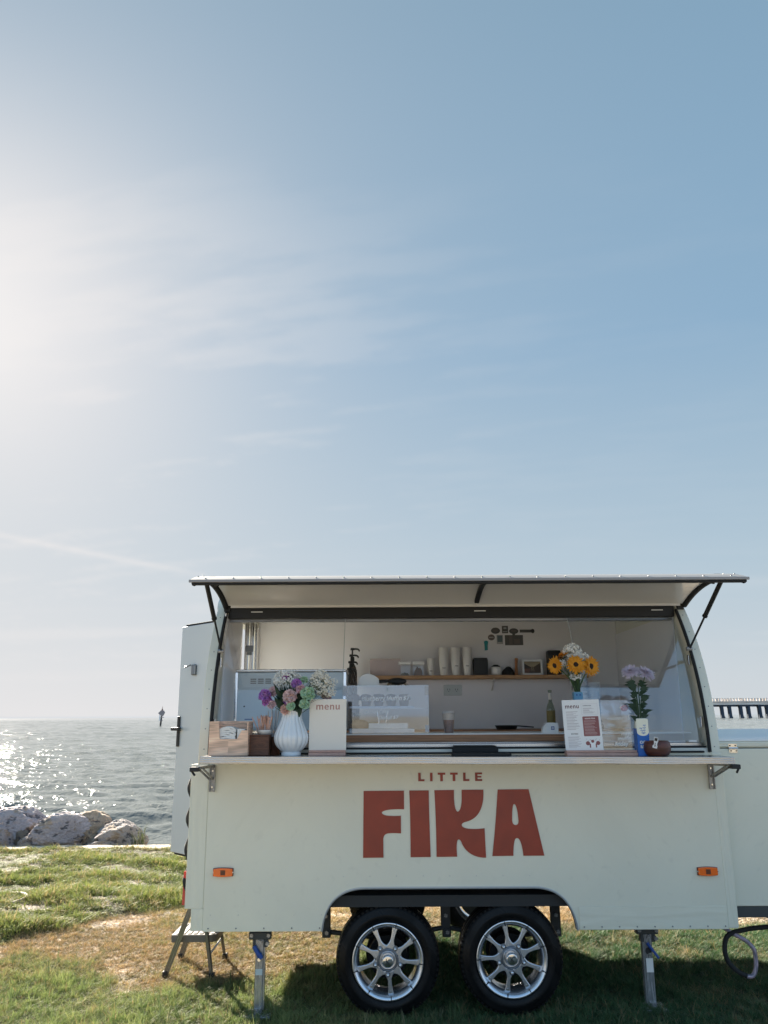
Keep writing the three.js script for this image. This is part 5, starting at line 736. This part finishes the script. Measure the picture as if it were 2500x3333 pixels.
  for (let i = 0; i < 4; i++) { const z = -1.24 - i * 0.11, y0 = RC + 0.012 + i * 0.058, b = thing('syrup_bottle', ['front syrup bottle with the lowest black pump left of the pastry case', 'second syrup bottle behind the front one with a black pump', 'third syrup bottle in the stepped row with a black pump', 'rear syrup bottle with the highest black pump in the stepped row'][i], 'syrup bottle', [-0.268 + i * 0.004, y0, z], 'syrup bottles on the stepped rack'); b.scale.y = 1.3;
    mesh('bottle', lathe([[0, 0], [0.036, 0], [0.038, 0.004], [0.038, 0.19], [0.03, 0.22], [0.015, 0.245], [0.014, 0.262], [0, 0.262]], 32), amber, b); mesh('pump', [rod([0, 0.262, 0], [0, 0.285, 0], 0.017, 0.015, 20), rod([0, 0.285, 0], [0, 0.325, 0], 0.006), rod([0, 0.325, 0], [0, 0.338, 0], 0.016, 0.014, 20), tube([[0, 0.331, 0], [0.03, 0.332, 0.004], [0.05, 0.327, 0.006], [0.056, 0.317, 0.006]], 0.0055, 14, 8)], M.black, b); mesh('label', new THREE.CylinderGeometry(0.0385, 0.0385, 0.09, 28, 1, true).translate(0, 0.09, 0), mat([0.1, 0.09, 0.085], 0.6), b); }
  part('bottle_rack', [0, 1, 2, 3].map((i) => box(-0.33, -0.2, 1.503, 1.5135 + i * 0.058, -1.3 - i * 0.11 + 0.003, -1.19 - i * 0.11)), M.black);
})();
(function stickersAndTag() {
  const Z = -1.7485, ink = [0.09, 0.09, 0.09], grey = mat([0.1, 0.1, 0.098], 0.6), gr2 = mat([0.15, 0.125, 0.12], 0.6), lt = mat([0.4, 0.4, 0.4], 0.6);
  const oval = (w, h) => { const s = new THREE.Shape(); s.absellipse(0, 0, w / 2, h / 2, 0, Math.PI * 2); return extrude(s, 0.001); };
  const stick = (label, x, y, geo, m, extra) => { const t = thing('sticker', label, 'sticker', [x, y, Z]); mesh('face', geo, m, t); if (extra) mesh('print', extra[0], extra[1], t); };
  stick('dark oval sticker, upper left one on the inner wall', 0.907, 2.276, oval(0.074, 0.05), grey, [oval(0.05, 0.018).translate(0, 0, 0.0012), gr2]);
  stick('small dark square sticker at the top of the group on the inner wall', 0.985, 2.285, box(-0.025, 0.025, -0.03, 0.03, 0, 0.001), grey, [[box(-0.012, 0.012, 0.004, 0.018, 0.0012, 0.002), box(-0.018, 0.018, -0.02, -0.014, 0.0012, 0.002)], lt]);
  stick('dark oval badge sticker with a notch, right of the small square one', 1.056, 2.272, merge([oval(0.076, 0.046), box(-0.012, 0.01, -0.032, -0.018, 0, 0.001)]), grey, [oval(0.05, 0.016).translate(0, 0.002, 0.0014), gr2]);
  stick('long narrow dark sticker shaped like a tool on the inner wall', 1.165, 2.272, [box(-0.06, 0.05, -0.012, 0.012, 0, 0.001), oval(0.03, 0.036).translate(0.046, 0, 0)], grey);
  stick('round reddish grey sticker, lower left one on the inner wall', 0.871, 2.222, oval(0.056, 0.048), gr2, [box(-0.018, 0.018, -0.004, 0.004, 0.0012, 0.002), lt]);
  stick('small pale bordered sticker with a blue grey picture on the inner wall', 0.94, 2.205, box(-0.026, 0.026, -0.037, 0.037, 0, 0.001), lt, [[box(-0.02, 0.02, -0.02, 0.032, 0.0012, 0.002)], mat([0.11, 0.15, 0.17], 0.6)]);
  stick('wide dark photo sticker, largest one on the inner wall', 1.055, 2.199, box(-0.074, 0.074, -0.041, 0.041, 0, 0.001), grey, [[box(-0.04, -0.012, -0.036, 0.034, 0.0012, 0.002), box(0.0, 0.05, -0.03, 0.01, 0.0012, 0.0018)], gr2]);
  const tg = thing('teal_tag', 'teal bottle opener hanging on the inner wall below the stickers', 'opener', [0.826, 2.157, -1.747]); const s = new THREE.Shape(); s.moveTo(-0.012, -0.04); s.lineTo(0.012, -0.036); s.quadraticCurveTo(0.01, 0.0, 0.017, 0.03); s.quadraticCurveTo(0, 0.045, -0.017, 0.03); s.quadraticCurveTo(-0.01, 0, -0.012, -0.04); mesh('opener_body', extrude(s, 0.004, 0.001), mat([0.0, 0.24, 0.27], 0.45), tg);
})();
(function worktopThings() {
  const cup = thing('iced_coffee', 'clear cup of iced coffee with pale foam on the worktop beside the pastry case', 'iced coffee', [0.397, WT, -0.3]);
  mesh('cup_wall', lathe([[0, 0.001], [0.029, 0.001], [0.04, 0.128], [0.0415, 0.131], [0.04, 0.133]], 40), mat([0.97, 0.97, 0.97], 0.06, 0, { transmission: 0.9, thickness: 0, ior: 1.45 }), cup);
  mesh('coffee', lathe([[0, 0.003], [0.0275, 0.003], [0.0345, 0.08], [0, 0.082]], 36), mat([1, 1, 1], 0.5, 0, { map: dataTex(128, 128, (u, v) => { const k = smooth(v + 0.35 * tileNoise(u, v, 9, 3.1, 4), 0.25, 0.9); return [lerp(82, 150, k), lerp(46, 104, k), lerp(28, 76, k)]; }) }), cup); mesh('foam', lathe([[0.0345, 0.08], [0.0385, 0.115], [0.03, 0.122], [0, 0.12]], 36), mat([0.62, 0.54, 0.47], 0.8, 0, { bumpMap: rep(fine, 2, 2), bumpScale: 0.004 }), cup);
  const rd = thing('card_reader', 'white card reader with a square mark on the worktop left of the printed menu', 'card reader', [1.028, WT, -0.27]);
  const s = new THREE.Shape(); s.moveTo(-0.03, 0); s.lineTo(0.044, 0); s.lineTo(0.044, 0.05); s.lineTo(0.04, 0.056); s.lineTo(0.02, 0.057); s.lineTo(-0.02, 0.057); s.lineTo(-0.03, 0.052); s.closePath(); mesh('reader_body', extrude(s, 0.06, 0.002).translate(0, 0.002, -0.06), M.white, rd); mesh('side_wing', extrude(poly([[-0.052, 0.002], [-0.032, 0.002], [-0.032, 0.052], [-0.046, 0.03]]), 0.045, 0.002).translate(0, 0, -0.055), M.white, rd);
  mesh('mark', [extrude(poly([[0.0, 0.018], [0.02, 0.018], [0.02, 0.038], [0, 0.038]], [[[0.0038, 0.0218], [0.0038, 0.0342], [0.0162, 0.0342], [0.0162, 0.0218]]]), 0.0008).translate(0, 0, 0.0024), box(0.0075, 0.0125, 0.0255, 0.0305, 0.0024, 0.0032)], M.blue, rd);
  const bt = thing('green_bottle', 'green glass bottle with a yellow label on the rear counter behind the card reader', 'bottle', [1.245, RC, -1.35]);
  mesh('bottle', lathe([[0, 0], [0.03, 0], [0.032, 0.004], [0.032, 0.14], [0.026, 0.17], [0.013, 0.2], [0.0125, 0.27], [0.015, 0.275], [0.014, 0.285], [0, 0.286]], 32), mat([0.62, 0.68, 0.6], 0.08, 0, { transmission: 0.92, thickness: 0 }), bt); mesh('label', new THREE.CylinderGeometry(0.0325, 0.0325, 0.1, 28, 1, true).translate(0, 0.085, 0), mat([0.24, 0.2, 0.07], 0.6), bt); mesh('neck_label', new THREE.CylinderGeometry(0.0132, 0.0132, 0.05, 20, 1, true).translate(0, 0.24, 0), M.paper, bt);
  const kn = thing('frying_pan', 'flat black skillet on the rear counter', 'pan', [0.9, RC, -1.3]); mesh('pan_body', lathe([[0, 0], [0.07, 0], [0.085, 0.03], [0.082, 0.03], [0.068, 0.004], [0, 0.004]], 36), M.black, kn); mesh('handle', bar([0.08, 0.026, 0], [0.2, 0.016, 0.02], 0.02, 0.01), M.black, kn);
  const gr = thing('coffee_grinder', 'round cream coffee grinder with a black rim, half hidden by the printed menu', 'grinder', [1.385, 0.62, -0.93]); mesh('grinder_body', rod([0, 0.895, -0.05], [0, 0.895, 0.05], 0.124, 0.118, 44), M.paper, gr); mesh('rim', new THREE.TorusGeometry(0.122, 0.008, 10, 60).translate(0, 0.895, 0.048), M.black, gr); mesh('pedestal', box(-0.09, 0.09, 0, 0.79, -0.09, 0.04, 0.004), M.steel, gr); mesh('handle', tube([[-0.045, 0.99, 0.03], [-0.025, 1.09, 0.03], [0.01, 1.132, 0.03], [0.05, 1.115, 0.03], [0.06, 1.06, 0.03]], 0.01, 20, 8), M.black, gr);
  const V0 = [1.165, WT, -0.2], va = thing('flower_carton', 'slim light blue carton holding the sunflowers behind the printed menu', 'carton', [1.165, 1.444, -0.1]); mesh('carton_body', box(-0.026, 0.026, 0, 0.29, -0.026, 0.026, 0.002), mat([0.1, 0.3, 0.5], 0.4), va); mesh('rim', [box(-0.027, 0.027, 0.2905, 0.294, -0.027, 0.027)], mat([0.2, 0.42, 0.58], 0.4), va); mesh('face_mark', [box(-0.014, -0.006, 0.272, 0.28, 0.0262, 0.027), box(0.006, 0.014, 0.272, 0.28, 0.0262, 0.027)], M.blue, va);
  const F = [1.165, 1.735, -0.1], f = thing('sunflower_bunch', "three sunflowers with baby's breath standing above the printed menu", 'sunflowers', F);
  const at = (px, py, z) => [(px - 1250) * 0.001885 - F[0], 1.735 - (py - 2262) * 0.00187 - F[1], z]; const yel = petalMat(0.82, 0.36, 0.012), dk = mat([0.035, 0.022, 0.015], 0.9, 0, { bumpMap: rep(fine, 1, 1), bumpScale: 0.004 }), bract = petalMat(0.05, 0.1, 0.03);
  [[1822, 2150, -0.02, [-0.55, 0.75, -0.1], 0.062, 3], [1800, 2176, 0.02, [-0.72, -0.12, 0.62], 0.056, 5], [1859, 2176, 0.07, [0.05, 0.18, 0.98], 0.061, 7], [1910, 2180, 0.04, [0.5, -0.05, 0.84], 0.064, 9]].forEach(([px, py, z, d, R, s], i) => { const p = at(px, py, z), v = V(...d).normalize(); mesh('flower_head', daisyHead(R, [[20, 1.5, 1], [19, 1.28, 0.95], [14, 1.05, 0.8]], s, v, 0.31, 0.14).translate(...p), yel, f, 'yellow sunflower head'); const disc = new THREE.SphereGeometry(1, 24, 12).scale(R * 0.34, R * 0.15, R * 0.34).applyQuaternion(new THREE.Quaternion().setFromUnitVectors(V(0, 1, 0), v)).translate(p[0] + v.x * R * 0.06, p[1] + v.y * R * 0.06, p[2] + v.z * R * 0.06); mesh('flower_centre', disc, dk, f); mesh('sepals', daisyHead(R * 0.7, [[14, 1.75, 1]], s + 40, v, 0.3, 0.1).translate(p[0] - v.x * 0.008, p[1] - v.y * 0.008, p[2] - v.z * 0.008), bract, f); mesh('stem', tube([[(i - 1.5) * 0.006, -0.06, 0], [(i - 1.5) * 0.012, 0.03, 0.0], [p[0] - v.x * 0.012, p[1] - v.y * 0.012, p[2] - v.z * 0.012]], 0.0034, 16, 6), M.stem, f); });
  babysBreath(f, at(1862, 2130, -0.02), [0.06, 0.05, 0.05], 430, 12, [0, -0.02, 0], M.breath, 0.0046); babysBreath(f, at(1892, 2152, 0.02), [0.035, 0.03, 0.03], 120, 13, [0, -0.02, 0], M.breath, 0.0046); babysBreath(f, at(1822, 2168, 0.03), [0.018, 0.022, 0.02], 46, 14, [0, -0.02, 0], M.breath, 0.0042); babysBreath(f, at(1862, 2212, 0.02), [0.04, 0.02, 0.02], 60, 15, [0, -0.02, 0], M.breath, 0.004);
  const r = rng(23), ss = []; for (let i = 0; i < 12; i++) ss.push(rod([(r() - 0.5) * 0.03, -0.06, 0.01 * r()], [(r() - 0.5) * 0.05, 0.09 + 0.03 * r(), 0.02 * r()], 0.0016, 0.0013, 5)); mesh('filler_stems', ss, M.leaf, f).userData.kind = 'stuff';
  const tp = mat([0.92, 0.95, 0.98], 0.08, 0, { transmission: 0.85, thickness: 0, ior: 1.45 });
  [[1.268, 'tall sleeve of clear plastic cups behind the right pane, left one', 0.4], [1.345, 'shorter sleeve of clear plastic cups behind the right pane', 0.31]].forEach(([x, l, h]) => { const c = thing('clear_cup_stack', l, 'plastic cups', [x, WT, -0.42]); for (let i = 0; i < 9; i++) { const y = i * (h - 0.12) / 8; mesh('cup', lathe([[0.026, y], [0.041, y + 0.118], [0.043, y + 0.12], [0.041, y + 0.122]], 28), tp, c); } });
})();
// ---------------------------------------------------------------- around the trailer
(function stepStool() {
  const t = thing('step_stool', 'folding grey step stool with ribbed tread below the open side door', 'step stool', [-1.25, 0, -0.98]), o = (x, y, z) => [x + 1.25, y, z + 0.98];
  const g = mat([0.16, 0.155, 0.148], 0.5, 0.4, { roughnessMap: rep(scuff, 1, 1) }), tread = mat([0.13, 0.122, 0.112], 0.65);
  mesh('front_leg', bar(o(-1.405, 0.02, -0.795), o(-1.19, 0.62, -0.82), 0.022, 0.034), g, t); mesh('front_leg', bar(o(-1.405, 0.02, -1.2), o(-1.19, 0.62, -1.16), 0.022, 0.034), g, t);
  mesh('rear_leg', bar(o(-1.105, 0.015, -0.75), o(-1.215, 0.6, -0.8), 0.017, 0.02), g, t); mesh('rear_leg', bar(o(-1.105, 0.015, -1.185), o(-1.215, 0.6, -1.15), 0.017, 0.02), g, t);
  for (const [x, z] of [[-1.408, -0.792], [-1.408, -1.205], [-1.103, -0.748], [-1.103, -1.188]]) mesh('leg_tip', box(...o(x - 0.016, 0, 0).slice(0, 1), o(x + 0.016, 0, 0)[0], 0, 0.035, z + 0.98 - 0.02, z + 0.98 + 0.02, 0.005), M.black, t);
  const s = new THREE.Shape(); s.moveTo(-0.135, -0.15); s.lineTo(0.1, -0.15); s.quadraticCurveTo(0.15, -0.15, 0.15, -0.1); s.lineTo(0.15, 0.12); s.quadraticCurveTo(0.15, 0.165, 0.1, 0.165); s.lineTo(-0.135, 0.165); s.closePath();
  const tr = extrude(s, 0.036, 0.004).rotateX(-Math.PI / 2).translate(0, 0.195, 0.0); mesh('tread', tr, tread, t); for (let i = 0; i < 7; i++) mesh('rib', box(-0.115 + i * 0.038, -0.115 + i * 0.038 + 0.021, 0.2355, 0.2395, -0.15 + (i > 5 ? 0.05 : 0), 0.135, 0.0015), mat([0.19, 0.178, 0.162], 0.6), t);
  mesh('upper_tread', extrude(s, 0.03, 0.003).scale(0.55, 0.9, 1).rotateX(-Math.PI / 2).translate(0.05, 0.49, 0), tread, t); mesh('cross_brace', [rod(o(-1.33, 0.2, -0.81), o(-1.33, 0.2, -1.17), 0.008), rod(o(-1.13, 0.13, -0.77), o(-1.13, 0.13, -1.17), 0.007)], g, t);
})();
one('power_cable', 'black cable hanging in a loop below the front drawbar at the right', 'cable', tube([[2.7, 0.42, -0.3], [2.3, 0.41, -0.22], [2.06, 0.4, -0.18], [1.95, 0.37, -0.16], [1.925, 0.3, -0.15], [1.94, 0.24, -0.15], [1.99, 0.19, -0.14], [2.03, 0.172, -0.14]], 0.0135, 80, 10), M.rubber);
one('lit_cable_half', 'pale half of the black cable loop at the right, its sheen painted into the colour', 'hose', tube([[1.86, 0.45, -0.2], [1.92, 0.425, -0.19], [1.985, 0.385, -0.17], [2.05, 0.35, -0.15], [2.085, 0.31, -0.14], [2.092, 0.26, -0.14], [2.083, 0.2, -0.14], [2.065, 0.172, -0.14], [2.03, 0.168, -0.14]], 0.012, 80, 10), mat([1, 1, 1], 0.4, 0.2, { map: dataTex(64, 256, (u, v) => { const k = tileNoise(u, v, 8, 6.1, 4); return [150 + 160 * k, 138 + 120 * k, 148 + 130 * k]; }) }));  // light caught by the black loop, painted as a second pale tube
one('garden_hose', 'half buried pale hose loop in the grass at the left edge', 'hose', tube([[-3.75, -0.01, -2.62], [-3.5, 0.02, -2.6], [-3.27, 0.04, -2.7], [-3.2, 0.05, -2.88], [-3.28, 0.05, -3.06], [-3.45, 0.03, -3.2], [-3.7, 0.0, -3.3]], 0.017, 60, 10), mat([0.26, 0.21, 0.15], 0.75));

renderer.render(scene, camera);
